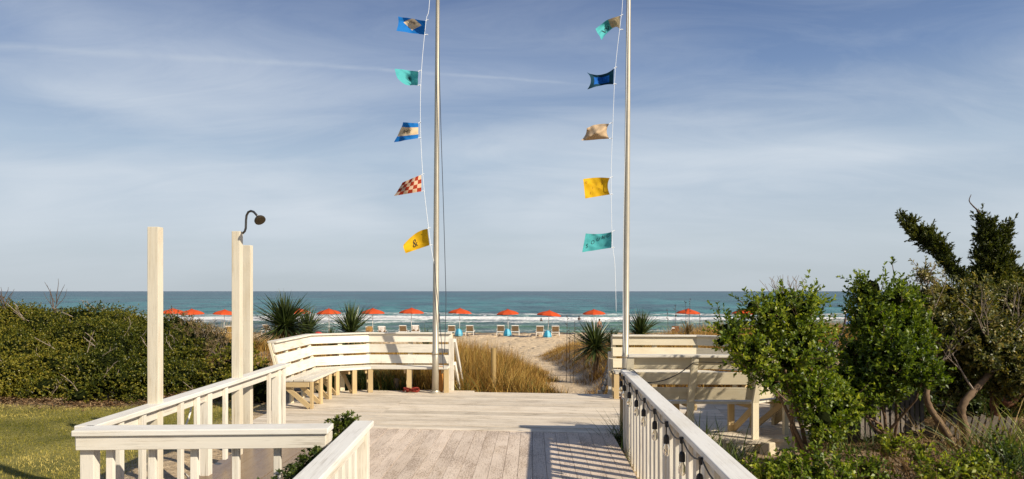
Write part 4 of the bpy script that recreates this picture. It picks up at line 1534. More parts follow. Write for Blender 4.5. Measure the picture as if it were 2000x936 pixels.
lou = [(447, 63, 'white lounger beside the shower post at the far left of the beach', 0.05),
       (517, 66, 'white lounger showing one arm left of the double yucca', -0.3),
       (721, 62, 'lounger under an ochre towel just right of the small bushy yucca', 0.15),
       (745, 62.5, 'lounger with a white towel hung over its right shoulder', 0.05),
       (786, 64.5, 'lounger with a dark heap on top behind the left bench', 0.0),
       (811, 64.5, 'lounger with a pale towel on its head end, left of the flagpole', 0.08),
       (882, 64.5, 'tan lounger immediately right of the left flagpole', 0.1),
       (917, 64.5, 'tan lounger to the right of the first blue sand anchor', -0.02),
       (978, 64.5, 'left lounger of the pair under the middle umbrella', 0.04),
       (1006, 64.5, 'right lounger of the pair under the middle umbrella', -0.03),
       (1055, 63.5, 'left lounger of the pair under the tilted umbrella', 0.03),
       (1085, 63.5, 'right lounger of the pair under the tilted umbrella', -0.05),
       (1320, 60, 'lounger draped with a brown towel beyond the right bench', 0.25)]
proto = make_lounger()
for i, (px, Y, lab, rz) in enumerate(lou):
    o_ = proto if i == 0 else copy_tree(proto)
    o_['label'] = lab
    o_['group'] = 'sun loungers facing the sea'
    put(o_, gpt(px, Y), rz)
towel_on(721, 62, 'ochre towel over the lounger by the small bushy yucca', 'towel_tan')
towel_on(745, 62.5, 'crumpled white towel over a lounger behind the left bench', 'towel')
towel_on(811, 64.5, 'pale towel over the lounger nearest the left flagpole', 'towel')
tw = towel_on(1320, 60, 'dark brown towel over the lounger beyond the right bench', 'towel_brown')
tw.scale = (1.1, 1.0, 1.12)


def anchor(px, Y, label):
    root = thing('umbrella_weight', label, 'sand anchor', gpt(px, Y), 'blue cloth weights at the umbrella feet')
    for k in range(8):
        mb_ = MB()
        a0, a1 = 2 * math.pi * k / 8, 2 * math.pi * (k + 1) / 8
        prof = [(0.05, 0.66), (0.17, 0.60), (0.30, 0.42), (0.37, 0.18), (0.34, 0.0)]
        for (r0, z0), (r1, z1) in zip(prof, prof[1:]):
            mb_.face(tuple(range(len(mb_.v), len(mb_.v) + 4)), [(0, 0)] * 4, 0.5)
            mb_.v += [(r0 * math.cos(a0), r0 * math.sin(a0), z0), (r1 * math.cos(a0), r1 * math.sin(a0), z1),
                      (r1 * math.cos(a1), r1 * math.sin(a1), z1), (r0 * math.cos(a1), r0 * math.sin(a1), z0)]
        o_ = mb_.build('panel', 'blue_cloth' if k % 2 else 'sky_cloth')
        o_.parent = root
    return root


anchor(896, 64.0, 'blue cloth weight at the umbrella foot nearest the left flagpole')
anchor(991, 64.0, 'blue cloth weight at the foot of the middle umbrella')
anchor(1069, 61.2, 'blue cloth weight at the foot of the tilted umbrella')

mb = MB()
mb.lathe([(0.28, 0), (0.42, 0.08), (0.45, 0.25), (0.36, 0.45), (0.2, 0.56), (0.05, 0.6)], (0, 0, 0), 14)
o_ = mb.build('beach_bag', 'coral', None, smooth=True)
o_.location = gpt(621, 60)
tag(o_, 'rounded coral red beach bag behind the right of the double yucca', 'bag')
bs = thing('beach_sign', 'blue and white boards on a post beside the tall green shrub', 'sign', gpt(1654, 58))
gp = gpt(1654, 58)
MB().post(gp.x, gp.y, gp.z - 0.2, gp.z + 2.55, 0.09).build('post', 'plastic', bs)
MB().beam((gp.x - 0.25, gp.y - 0.07, gp.z + 2.38), (gp.x + 0.25, gp.y - 0.07, gp.z + 2.38), 0.03, 0.34, (0, 0, 1)).build('board', 'plastic', bs)
MB().beam((gp.x - 0.2, gp.y - 0.07, gp.z + 1.98), (gp.x + 0.25, gp.y - 0.07, gp.z + 1.98), 0.03, 0.38, (0, 0, 1)).build('board', 'sign_blue', bs)
MB().beam((gp.x - 0.1, gp.y - 0.07, gp.z + 1.35), (gp.x + 0.25, gp.y - 0.07, gp.z + 1.35), 0.03, 0.36, (0, 0, 1)).build('board', 'sign_blue', bs)


# ------------------------------------------------------------------ people far off
def person(loc, H, label, pose, skin, yaw=0.0):
    """one continuous skin-modifier body"""
    s = H / 1.7
    J = {'pelvis': (0, 0, .93), 'waist': (0, 0, 1.08), 'chest': (0, 0, 1.28), 'neck': (0, 0, 1.44), 'head': (0, -.01, 1.56), 'crown': (0, 0, 1.66),
         'lsh': (.17, 0, 1.37), 'lel': (.24, .02, 1.10), 'lwr': (.27, -.04, .86), 'lha': (.27, -.06, .77),
         'rsh': (-.17, 0, 1.37), 'rel': (-.24, .02, 1.10), 'rwr': (-.27, -.04, .86), 'rha': (-.27, -.06, .77),
         'lhp': (.09, 0, .88), 'lkn': (.10, -.02, .49), 'lan': (.10, .02, .09), 'lto': (.11, -.14, .03),
         'rhp': (-.09, 0, .88), 'rkn': (-.10, -.02, .49), 'ran': (-.10, .02, .09), 'rto': (-.11, -.14, .03)}
    if pose == 'swim':
        J.update({'lel': (.25, -.10, 1.14), 'lwr': (.22, -.32, 1.10), 'lha': (.20, -.40, 1.10), 'rel': (-.25, -.10, 1.14), 'rwr': (-.20, -.32, 1.12), 'rha': (-.18, -.40, 1.12)})
    R = dict(pelvis=.13, waist=.12, chest=.14, neck=.055, head=.095, crown=.06, lsh=.06, lel=.042, lwr=.03, lha=.035, rsh=.06, rel=.042, rwr=.03, rha=.035,
             lhp=.09, lkn=.06, lan=.04, lto=.03, rhp=.09, rkn=.06, ran=.04, rto=.03)
    E = [('pelvis', 'waist'), ('waist', 'chest'), ('chest', 'neck'), ('neck', 'head'), ('head', 'crown'), ('chest', 'lsh'), ('lsh', 'lel'), ('lel', 'lwr'), ('lwr', 'lha'),
         ('chest', 'rsh'), ('rsh', 'rel'), ('rel', 'rwr'), ('rwr', 'rha'), ('pelvis', 'lhp'), ('lhp', 'lkn'), ('lkn', 'lan'), ('lan', 'lto'), ('pelvis', 'rhp'), ('rhp', 'rkn'), ('rkn', 'ran'), ('ran', 'rto')]
    names = list(J)
    me = bpy.data.meshes.new('person')
    me.from_pydata([tuple(c_ * s for c_ in J[n_]) for n_ in names], [(names.index(a), names.index(b_)) for a, b_ in E], [])
    me.materials.append(M[skin])
    o_ = bpy.data.objects.new('person', me)
    COL.objects.link(o_)
    md = o_.modifiers.new('skin', 'SKIN')
    for n_, sv in zip(names, me.skin_vertices[0].data):
        sv.radius = (R[n_] * s, R[n_] * s)
        sv.use_root = n_ == 'pelvis'
    o_.modifiers.new('sub', 'SUBSURF').levels = 1
    o_.modifiers['sub'].render_levels = 1
    o_.location = loc
    o_.rotation_euler = (0, 0, yaw)
    tag(o_, label, 'person')
    h_ = MB().lathe([(0.05 * s, -.09 * s), (0.108 * s, -.05 * s), (0.112 * s, 0.03 * s), (0.08 * s, 0.095 * s), (0.02 * s, 0.125 * s)], (0, 0.022 * s, 1.59 * s), 12).build('hair', 'hair', smooth=True)
    h_.parent = o_
    sw = MB().lathe([(0.10 * s, -.10 * s), (0.165 * s, -.05 * s), (0.155 * s, .06 * s), (0.13 * s, .10 * s)], (0, 0, 0.92 * s), 12).build('swim_trunks', 'swim', smooth=True)
    sw.parent = o_
    return o_


def sea_person(px, Y, label, up):
    person(Vector(((px - 1000) / F * Y, Y, SEA_Z + up - 1.7)), 1.7, label, 'swim', 'skin_dark', 2.6)


sea_person(1057, 113, 'dark swimmer waist deep in the foam under the tilted umbrella', 0.48)
sea_person(1131, 116, 'swimmer in the surf left of the umbrella above the path yucca', 0.70)
sea_person(1606, 112, 'swimmer in the foam seen between the two right-hand shrubs', 0.55)
person(gpt(1171, 66), 1.45, 'person standing on the beach half hidden by the path yucca', 'stand', 'skin', 0.3)


# ------------------------------------------------------------------ yuccas
def yucca(label, px, py_base, Y, top_py, spread, n, seed, dry=0.2, green='yucca', trunk=0.45):
    n = int(n * 1.9)
    base = at(px, py_base, Y)
    Z0 = float(gz(base.x, Y))
    base.z = Z0
    topz = at(px, top_py, Y).z
    Hh = topz - Z0
    crown = Z0 + Hh * trunk
    R = Hh * (1 - trunk)
    root = thing('yucca_plant', label, 'yucca', base)
    MB().tube([base - Vector((0, 0, 0.1)), base + Vector((0.02, 0, Hh * trunk * .6)), Vector((base.x, Y, crown + R * .12))], [0.07, 0.06, 0.045], 8).build('trunk', 'bark', root, smooth=True)

    def rosette(n_, el0, el1, ln0, ln1, mat, tl):
        el = np.radians(rng.uniform(el0, el1, n_))
        az = rng.uniform(0, 6.283, n_)
        Ln = R * rng.uniform(ln0, ln1, n_)
        P = np.tile(np.array([base.x, Y, crown]), (n_, 1)) + np.stack([np.zeros(n_), np.zeros(n_), rng.uniform(-0.14, 0.12, n_) * R], 1)
        v, f, tt = blades(P, Ln, np.full(n_, max(0.028, R * 0.05)) * rng.uniform(.8, 1.15, n_), np.pi / 2 - el, az, np.radians(rng.uniform(-4, 16, n_)), tl(n_), 3)
        return v, f, tt
    v, f, tt = rosette(n, -42, 88, 0.72, 1.03, green, lambda k: np.clip(rng.normal(0.42, 0.22, k), 0, 1))
    c_ = np.array([base.x, Y, crown])
    v2 = v - c_
    v2[:, 0] *= spread
    v2[:, 1] *= spread
    np_obj('leaves', v2 + c_, f, green, tt, root)
    if dry:
        v, f, tt = rosette(int(n * dry), -75, -15, 0.4, 0.75, 'yucca_dry', lambda k: rng.uniform(0.1, 0.9, k))
        np_obj('dead_leaves', v, f, 'yucca_dry', tt, root)
    return root


yucca('large dark yucca behind the bend of the left bench', 557, 690, 17.0, 568, 1.3, 260, 1)
yucca('smaller yucca leaning on the right of the largest one', 601, 690, 17.6, 594, 1.15, 150, 2)
yucca('bushy yucca above the middle of the left bench', 685, 690, 17.5, 588, 1.15, 180, 3)
yucca('low spiky yucca between the two larger ones behind the left bench', 645, 690, 17.2, 634, 0.9, 60, 4)
yucca('small yucca tuft just left of the left flagpole', 833, 690, 17.8, 633, 0.75, 80, 5)
yucca('dark yucca on the dune edge right of the sandy path', 1163, 700, 17.0, 622, 1.35, 190, 6, trunk=0.55)
yucca('small yucca tuft between the path yucca and the right flagpole', 1197, 680, 17.3, 634, 1.0, 110, 7, trunk=0.5)
yucca('round yucca just right of the right flagpole', 1252, 680, 18.5, 602, 1.15, 190, 8)
yucca('dry brownish yucca with tall stalks beyond the right bench', 1343, 680, 19.5, 624, 1.0, 70, 9, 0.8, 'yucca_dry')
# flower stalks of dry plants
for lab, lst, Y in (('thin dry stalks rising through the dry yucca beyond the right bench', [(1341, 664, 590), (1346, 664, 582), (1317, 664, 595), (1306, 664, 604), (1366, 664, 612)], 19.4),
                    ('thin dry stalks beside the path yucca', [(1106, 690, 618), (1120, 690, 626), (1114, 690, 640), (1140, 690, 632)], 17.5)):
    mb = MB()
    for (px, pb, pt) in lst:
        a, b_ = at(px, pb, Y), at(px + random.uniform(-4, 4), pt, Y)
        a.z = float(gz(a.x, Y))
        mb.tube([a, a.lerp(b_, .5) + Vector((random.uniform(-.02, .02), 0, 0)), b_], [0.007, 0.006, 0.004], 5)
        for k in range(5):
            p = a.lerp(b_, random.uniform(.72, 1.0))
            mb.tube([p, p + Vector((random.uniform(-.05, .05), random.uniform(-.03, .03), random.uniform(0.01, .06)))], [0.005, 0.009], 4)
    tag(mb.build('dry_stalks', 'twig_dark'), lab, 'plant')

# ------------------------------------------------------------------ dune grass


def grass_patch(name, label, n, sampler, hrange, wid, mat, lean=(0.05, 0.5), curve=(0.1, 0.9), tm=0.5, tv=0.2, clump=6, spread=0.12, wind=None):
    X, Y = sampler(int(n / clump))
    X = np.repeat(X, clump) + rng.normal(0, spread, len(X) * clump)
    Y = np.repeat(Y, clump) + rng.normal(0, spread, len(Y) * clump)
    Z = gz(X, Y) - 0.02
    k = len(X)
    ct = np.repeat(rng.normal(0, tv * 0.8, int(n / clump))[:k // clump], clump)
    tint = np.clip(tm + ct + rng.normal(0, tv, k), 0, 1)
    hsc = np.repeat(rng.uniform(0.7, 1.15, k // clump), clump)
    pd = np.abs(X - path_x(Y))
    H = rng.uniform(*hrange, k) * hsc * np.clip(0.25 + (pd - 0.35) * 0.65, 0.28, 1.0)
    az = rng.uniform(0, 6.283, k) if wind is None else wind + rng.normal(0, 1.0, k)
    v, f, tt = blades(np.stack([X, Y, Z], 1), H, np.full(k, wid) * rng.uniform(.6, 1.3, k), rng.uniform(*lean, k), az, rng.uniform(*curve, k), tint, 3)
    o_ = np_obj(name, v, f, mat, tt)
    return tag(o_, label, 'grass', None, 'stuff')


def samp_region(x0, x1, y0, y1, ok, bias=1.0):
    def s(n):
        X, Y = np.zeros(0), np.zeros(0)
        while len(X) < n:
            a = rng.uniform(x0, x1, n)
            b_ = y0 + (y1 - y0) * rng.random(n) ** bias
            k = ok(a, b_)
            X, Y = np.concatenate([X, a[k]]), np.concatenate([Y, b_[k]])
        return X[:n], Y[:n]
    return s


def okL(X, Y):
    return (X < path_x(Y) - 0.42 - 0.12 * np.sin(Y * 1.3)) & (Y > 13.25 + 0.05 * np.abs(X)) & (gz(X, Y, False) > -1.05) | False


def okR(X, Y):
    return (X > path_x(Y) + 0.42 + 0.12 * np.sin(Y * 1.7)) & (Y > 12.95) & (gz(X, Y, False) > -1.75)


grass_patch('dune_grass', 'golden dune grass filling the left of the sandy path', 26000, samp_region(-2.6, 1.4, 13.2, 23, okL, 1.4), (0.35, 0.9), 0.010, 'dune_grass', tm=0.42, tv=0.30, lean=(0.0, 0.8), curve=(-0.3, 1.7))
grass_patch('green_grass', 'olive green blades mixed through the golden dune grass', 3500, samp_region(-2.6, 1.2, 13.2, 21, okL, 1.4), (0.3, 0.7), 0.011, 'green_grass', tm=0.45, tv=0.3)
grass_patch('dune_grass', 'golden brown dune grass behind the left bench', 12000, samp_region(-9, -2.4, 13.6, 25, okL), (0.25, 0.55), 0.011, 'dune_grass', tm=0.42)
grass_patch('dune_grass', 'rusty dune grass on the bank right of the sandy path', 30000, samp_region(1.3, 5.5, 12.9, 38, okR, 1.3), (0.30, 0.62), 0.011, 'dune_grass', tm=0.36, tv=0.28, lean=(0.0, 0.9), curve=(-0.3, 1.7))
grass_patch('dune_grass', 'dry grass on the dune crest beyond the right bench', 22000, samp_region(3.5, 16, 13.3, 26, okR), (0.35, 0.75), 0.012, 'dune_grass', tm=0.42)
grass_patch('green_grass', 'dark green weeds under the left bench', 5000, samp_region(-3.6, -2.0, 13.0, 14.6, lambda X, Y: Y > 13.2), (0.2, 0.5), 0.014, 'green_grass', tm=0.25)
grass_patch('dune_grass', 'tufts of wispy pale grass on the dune left of the shower post', 2600, samp_region(-8.4, -6.4, 15.6, 19, lambda X, Y: X > -99), (0.5, 1.0), 0.008, 'dune_grass', tm=0.75, lean=(0.1, .6))

# dune posts
o = MB().tube([at(964, 785, 13.5), at(964, 720, 13.5), at(964, 680, 13.5)], [0.054, 0.052, 0.05], 10).build('wooden_stake', 'dune_post', smooth=False)
o2 = tag(o, 'round wooden stake standing in the golden grass left of the path', 'stake')

# ------------------------------------------------------------------ lawn blades
kx = 60000
X = rng.uniform(-11, -3.9, kx)
Y = 4.5 + 7.5 * rng.random(kx)
k_ = (X < -3.95 - 0.5 * rng.random(kx) ** 2)
X, Y = X[k_], Y[k_]
pt = 0.5 + 0.5 * lumpy(np.stack([X, Y * 2.2, 0 * X], 1), 1.1, 77) + 0.2 * lumpy(np.stack([X, Y * 1.5, 0 * X], 1), 4.0, 78) + rng.normal(0, 0.16, len(X))
v, f, tt = blades(np.stack([X, Y, gz(X, Y) - 0.005], 1), rng.uniform(0.015, 0.045, len(X)), np.full(len(X), 0.009), rng.uniform(0, .8, len(X)), rng.uniform(0, 6.28, len(X)), rng.uniform(0, .6, len(X)), np.clip(pt, 0, 1), 1)
tag(np_obj('lawn_grass', v, f, 'lawn_blade', tt), 'short yellow green turf of the lawn at the left', 'grass', None, 'stuff')


# ------------------------------------------------------------------ shrubs and trees
def lob(px, py, r, Y, dy=0.0, sy=1.0, sz=1.0):
    Yy = Y + dy
    c_ = at(px, py, Yy)
    rr = r * Yy / F
    return (tuple(c_), rr, rr * sy, rr * sz)


def limbs(root, base, lobes, r0, mat='bark', name='branch', seed=1, frac=1.0, wig=0.06, start=0.25):
    rs = random.Random(seed)
    base = Vector(base)
    for (c_, rx, ry, rz) in lobes:
        if rs.random() > frac:
            continue
        e_ = Vector(c_)
        n = 5
        pts = [base + Vector((rs.uniform(-.03, .03), rs.uniform(-.03, .03), 0))]
        for i in range(1, n + 1):
            f = i / n
            p = base.lerp(e_, f)
            p.z += 0.12 * math.sin(f * 3.14) * (e_ - base).length * 0.6
            p += Vector((rs.uniform(-wig, wig), rs.uniform(-wig, wig), rs.uniform(-wig, wig) * .5))
            pts.append(p)
        MB().tube(pts, [r0 * (1 - 0.8 * i / n) for i in range(n + 1)], 7).build(name, mat, root, smooth=True)


def shrub(label, lobes, mat, dens, per, Ln, Wd, base, name='shrub', cat='shrub', seed=1, tm=0.42, tv=0.2, core=0.0, stem=0.03, frac=0.6, zmin=-0.1, bark='bark', rough=0.25, spread=(0.5, 1.25), parent=None, group=None, shell=0.4, shoot=0.07, layers=3):
    root = parent or thing(name, label, cat, base, group)
    P, D = lobe_tips(lobes, dens, seed, shell, zmin, rough=rough)
    gap = lumpy(P, 5.0, seed + 9) > (-0.60 if layers > 1 else -0.62)
    P, D = P[gap], D[gap]
    tb = np.clip(tm + (0.30 * lumpy(P, 0.9, seed + 7) if layers == 1 else 0) + 0.22 * lumpy(P, 2.5, seed + 3) + rng.normal(0, tv * .6, len(P)), 0, 1)
    if shoot:
        ext = np.minimum(rng.exponential(shoot, (len(P), 1)), shoot * 3) - shoot * 0.5
        if layers > 1:
            ext = ext + (rng.random((len(P), 1)) < 0.12) * rng.uniform(0.02, 0.15, (len(P), 1))
        P = P + D * ext
    prt = []
    for q in range(layers):
        back = D * Ln * 0.85 * q + 0.15 * Ln * q * rand_dirs(len(P))
        prt.append(whorls(P - back, D, max(2, per // (1 if layers == 1 else 2)), Ln * (1 - 0.08 * q), Wd, (spread[0] * (0.7 + 0.45 * q), spread[1]), np.clip(tb - 0.10 * q + 0.06, 0, 1), tv * .7))
    v, f, tt = join(prt)
    np_obj('foliage', v, f, mat, tt, root)
    # twigs to the tips
    k = min(len(P), 260)
    sel = rng.choice(len(P), k, replace=False)
    mb_ = MB()
    for i in sel:
        p = Vector(P[i])
        d = Vector(D[i])
        mb_.tube([p - d * Ln * 3.2 + Vector(rng.normal(0, .01, 3)), p - d * Ln * 1.2, p], [0.006, 0.004, 0.002], 4, caps=False)
    mb_.build('twigs', bark, root)
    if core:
        core_mesh('shade_core', lobes, core, root, seed, zmin)  # added dark core, blocks light and shows as shade between leaves
    if stem:
        limbs(root, base, lobes, stem, bark, 'branch', seed, frac)
    return root


# bright shrub in front of the right bench
A = [lob(1428, 648, 36, 7.6), lob(1500, 622, 42, 7.7), lob(1558, 605, 38, 7.7), lob(1468, 692, 44, 7.6), lob(1540, 690, 54, 7.7, 0, 1.1), lob(1508, 738, 28, 7.5),
     lob(1585, 768, 42, 7.6), lob(1605, 822, 38, 7.5), lob(1640, 800, 36, 7.7), lob(1572, 650, 48, 7.8), lob(1470, 598, 20, 7.7), lob(1527, 580, 17, 7.8), lob(1585, 590, 20, 7.7),
     lob(1548, 738, 36, 7.9), lob(1408, 668, 16, 7.5), lob(1598, 705, 34, 7.9), lob(1635, 760, 26, 7.9), lob(1618, 845, 24, 7.5)]
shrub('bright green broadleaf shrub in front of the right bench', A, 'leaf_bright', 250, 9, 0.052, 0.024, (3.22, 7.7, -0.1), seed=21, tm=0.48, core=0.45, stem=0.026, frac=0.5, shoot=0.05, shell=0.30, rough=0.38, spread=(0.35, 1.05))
# bare twigs above it
mb = MB()
for k in range(16):
    p = at(1540 + random.uniform(-25, 15), 600, 8.2)
    pts = [p]
    d = Vector((random.uniform(-.35, .35), random.uniform(-.2, .2), 1)).normalized()
    for j in range(4):
        p = p + d * 0.075
        d = (d + Vector((random.uniform(-.35, .35), random.uniform(-.3, .3), 0.1))).normalized()
        pts.append(p)
        if j > 0:
            mb.tube([p, p + (d + Vector((random.uniform(-.8, .8), 0, 0))).normalized() * 0.08], [0.003, 0.0015], 4, caps=False)
    mb.tube(pts, [0.006, 0.005, 0.004, 0.003, 0.002], 5, caps=False)
st = at(1540, 600, 8.2)
mb.tube([(3.18, 8.1, -0.1), (3.2, 8.15, 0.8), (st.x, 8.2, st.z + .05)], [0.02, 0.015, 0.008], 6)
tag(mb.build('bare_bush', 'twig'), 'leafless grey twigs sticking out above the bright green shrub', 'bush')

Bl = [lob(1700, 568, 34, 8.6), lob(1690, 620, 36, 8.6), lob(1742, 582, 34, 8.7), lob(1722, 680, 46, 8.5), lob(1772, 702, 38, 8.3), lob(1806, 732, 26, 8.2), lob(1690, 742, 40, 8.5),
      lob(1668, 782, 36, 8.4), lob(1752, 642, 44, 8.8), lob(1730, 750, 36, 8.6), lob(1775, 600, 28, 8.9), lob(1655, 740, 26, 8.6), lob(1662, 690, 22, 8.7), lob(1745, 725, 36, 8.3), lob(1790, 660, 34, 8.7), lob(1640, 770, 22, 8.7)]
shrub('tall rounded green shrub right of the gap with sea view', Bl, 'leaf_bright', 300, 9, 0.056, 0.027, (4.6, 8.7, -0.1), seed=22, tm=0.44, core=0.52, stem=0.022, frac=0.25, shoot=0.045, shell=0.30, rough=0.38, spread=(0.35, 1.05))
Cl = [lob(1800, 590, 36, 9.3), lob(1850, 582, 34, 9.4), lob(1902, 592, 38, 9.3), lob(1960, 592, 40, 9.4), lob(2015, 600, 48, 9.3), lob(1832, 640, 46, 9.1), lob(1902, 652, 50, 9.0),
      lob(1972, 672, 50, 9.0), lob(2040, 690, 60, 9.1), lob(1900, 715, 36, 9.3), lob(1962, 738, 38, 9.3), lob(2050, 620, 50, 9.6), lob(1850, 700, 36, 9.5), lob(1990, 770, 34, 9.5), lob(2040, 770, 40, 9.5), lob(1870, 745, 30, 9.2), lob(1925, 690, 40, 8.9), lob(1790, 650, 34, 9.2), lob(1985, 725, 40, 8.9), lob(1800, 700, 30, 9.2)]
tc_root = thing('tree', 'spreading olive brown tree with gnarled trunks at the right edge', 'tree', (5.75, 9.0, -0.1))
shrub(None, Cl, 'leaf_olive', 380, 8, 0.050, 0.021, (5.75, 9.0, -0.1), seed=23, tm=0.52, tv=0.30, core=0.6, stem=0.0, parent=tc_root, bark='twig', shell=0.4, shoot=0.07)


def trunk(root, pxs, Y, rads, mat, name='trunk'):
    pts = [at(x, y, Y + dy) for x, y, dy in pxs]
    sm_ = []
    rr = []
    for i in range(len(pts) - 1):
        p = [pts[max(0, min(len(pts) - 1, i + j))] for j in (-1, 0, 1, 2)]
        for k in range(5):
            f = k / 5
            sm_.append(0.5 * ((2 * p[1]) + (-p[0] + p[2]) * f + (2 * p[0] - 5 * p[1] + 4 * p[2] - p[3]) * f * f + (-p[0] + 3 * p[1] - 3 * p[2] + p[3]) * f ** 3))
            rr.append((rads[i] * (1 - f) + rads[i + 1] * f) * (1 + 0.12 * math.sin(i * 5 + k * 2.1)))
    sm_.append(pts[-1])
    rr.append(rads[-1])
    return MB().tube(sm_, rr, 10).build(name, mat, root, smooth=True)


trunk(tc_root, [(1893, 885, -.1), (1888, 850, 0), (1878, 810, 0), (1884, 785, 0), (1910, 755, .05), (1938, 720, .1), (1948, 670, .2), (1930, 620, .3)], 8.85, [.085, .06, .05, .046, .04, .036, .028, .015], 'bark')
trunk(tc_root, [(1862, 868, 0), (1838, 830, .05), (1818, 800, .1), (1810, 775, .1), (1815, 740, .2), (1830, 690, .3)], 8.7, [.06, .045, .04, .036, .028, .015], 'bark')
trunk(tc_root, [(1955, 850, .3), (1942, 800, .2), (1945, 770, .2), (1970, 790, .1), (1995, 765, .1), (2040, 740, .1), (2060, 690, .2)], 9.2, [.06, .05, .045, .04, .04, .035, .02], 'bark_red')
trunk(tc_root, [(1945, 780, .2), (1938, 740, .3), (1950, 690, .4), (1975, 640, .5)], 9.2, [.06, .045, .035, .02], 'bark_red')
def branching(mb_, p, d, Lg, r, depth, rs):
    pts = [p]
    for _ in range(3):
        d = (d + Vector((rs.uniform(-.16, .16), rs.uniform(-.16, .16), rs.uniform(-.06, .14)))).normalized()
        p = p + d * Lg / 3
        pts.append(p)
    mb_.tube(pts, [r, r * .85, r * .7, r * .5], 6, caps=False)
    if depth:
        for _ in range(rs.choice((2, 3))):
            nd_ = (d + Vector((rs.uniform(-.75, .75), rs.uniform(-.6, .45), rs.uniform(-.15, .45)))).normalized()
            branching(mb_, pts[rs.choice((2, 3))], nd_, Lg * rs.uniform(.6, .85), r * .55, depth - 1, rs)


mb = MB()
rs = random.Random(12)
for (px, py, Y, dx) in ((1940, 715, 8.90, -.2), (1945, 690, 8.95, .35), (1832, 690, 9.0, -.3), (1820, 745, 8.9, .5), (1900, 760, 8.85, -.6), (1975, 700, 9.05, .3), (1950, 690, 8.85, -.7)):
    branching(mb, at(px, py, Y), Vector((dx, -.18, .8)).normalized(), 0.40, 0.013, 3, rs)
mb.build('branch', 'twig', tc_root)
# dense dark shrub behind
Dl = [lob(1700, 700, 50, 11.5), lob(1760, 690, 55, 11.6), lob(1820, 680, 60, 11.6), lob(1880, 690, 60, 11.6), lob(1950, 680, 70, 11.6), lob(2030, 690, 80, 11.5), lob(1750, 750, 45, 11.3), lob(1820, 750, 45, 11.3),
      lob(1890, 755, 45, 11.3), lob(1960, 760, 50, 11.3), lob(2030, 770, 60, 11.2), lob(2000, 610, 60, 12), lob(1690, 770, 36, 11.3), lob(1640, 745, 30, 11.4), lob(1790, 800, 30, 11), lob(1900, 800, 34, 11), lob(1970, 810, 34, 11)]
shrub('dense dark thicket behind the gnarled trunks at the right', Dl, 'leaf_deep', 150, 8, 0.06, 0.028, (6.6, 11.5, -0.1), name='thicket_shrub', seed=24, tm=0.35, core=0.75, stem=0.03, frac=0.3)

# wind-bent juniper
jr = thing('juniper_tree', 'dark windswept juniper with one long leaning limb against the sky', 'tree', (7.45, 11.3, -0.1))
spire = [lob(1945, 545, 36, 11.3), lob(1943, 512, 30, 11.3), lob(1938, 482, 25, 11.3), lob(1928, 455, 17, 11.3), lob(1922, 436, 11, 11.3), lob(1916, 422, 7, 11.3), lob(1962, 455, 10, 11.3), lob(1969, 442, 7, 11.3), lob(1974, 432, 4, 11.3), lob(1955, 475, 14, 11.3),
         lob(1975, 545, 24, 11.3), lob(1912, 540, 18, 11.3), lob(1938, 432, 7, 11.3), lob(1966, 505, 15, 11.3), lob(1914, 492, 11, 11.3), lob(1982, 528, 10, 11.3), lob(1910, 462, 7, 11.3), lob(1940, 575, 40, 11.3), lob(1985, 575, 30, 11.3)]
arm = [lob(1762 + (1880 - 1762) * f_, 420 + (540 - 420) * f_ + 8 * math.sin(f_ * 9), 5 + 11 * math.sin(min(1, f_ * 1.15) * 2.6) ** 0.8 if f_ > 0 else 6, 11.2) for f_ in np.linspace(0, 1, 13)]
arm += [lob(1776, 428, 5, 11.2), lob(1784, 432, 5, 11.2), lob(1760, 417, 4, 11.2)]
for lobes_, sd_ in ((spire, 31), (arm, 32)):
    P, D = lobe_tips(lobes_, 460, sd_, 0.6, -9, up=0.9, rough=0.45)
    P = P + D * (np.minimum(rng.exponential(0.035, (len(P), 1)), .13) - 0.02)
    P = np.concatenate([P, P - D * 0.06, P - D * 0.12])
    D = np.concatenate([D, D, D])
    v, f, tt = whorls(P, D, 7, 0.060, 0.020, (0.15, 0.75), np.clip(0.4 + 0.3 * lumpy(P, 4, sd_), 0, 1), 0.2)
    np_obj('foliage', v, f, 'juniper', tt, jr)
core_mesh('shade_core', spire + arm, 0.55, jr, 3)  # same added dark filling behind the juniper needles
trunk(jr, [(1945, 800, 0), (1948, 700, 0), (1945, 600, 0), (1942, 500, 0), (1925, 430, 0)], 11.3, [.13, .11, .09, .05, .015], 'bark')
trunk(jr, [(1946, 620, 0), (1915, 570, 0), (1880, 542, 0), (1830, 490, 0), (1790, 445, 0), (1760, 416, 0)], 11.25, [.06, .05, .04, .03, .02, .006], 'bark', 'limb')
trunk(jr, [(1922, 430, 0), (1910, 412, 0), (1900, 402, 0), (1893, 392, 0), (1897, 380, 0)], 11.3, [.014, .012, .01, .008, .004], 'twig_dark', 'dead_tip')
trunk(jr, [(1870, 535, 0), (1855, 520, 0), (1862, 502, 0), (1856, 496, 0)], 11.2, [.008, .006, .005, .003], 'twig_dark', 'dead_tip')

# small reddish tipped sprig on top of the olive tree
sp_l = [lob(1808, 520, 7, 9.2), lob(1802, 532, 8, 9.2), lob(1812, 540, 10, 9.2)]
shrub(None, sp_l, 'leaf_olive', 600, 7, 0.055, 0.02, (4.9, 9.2, 1.2), parent=tc_root, stem=0, seed=41, tm=0.7, bark='twig')

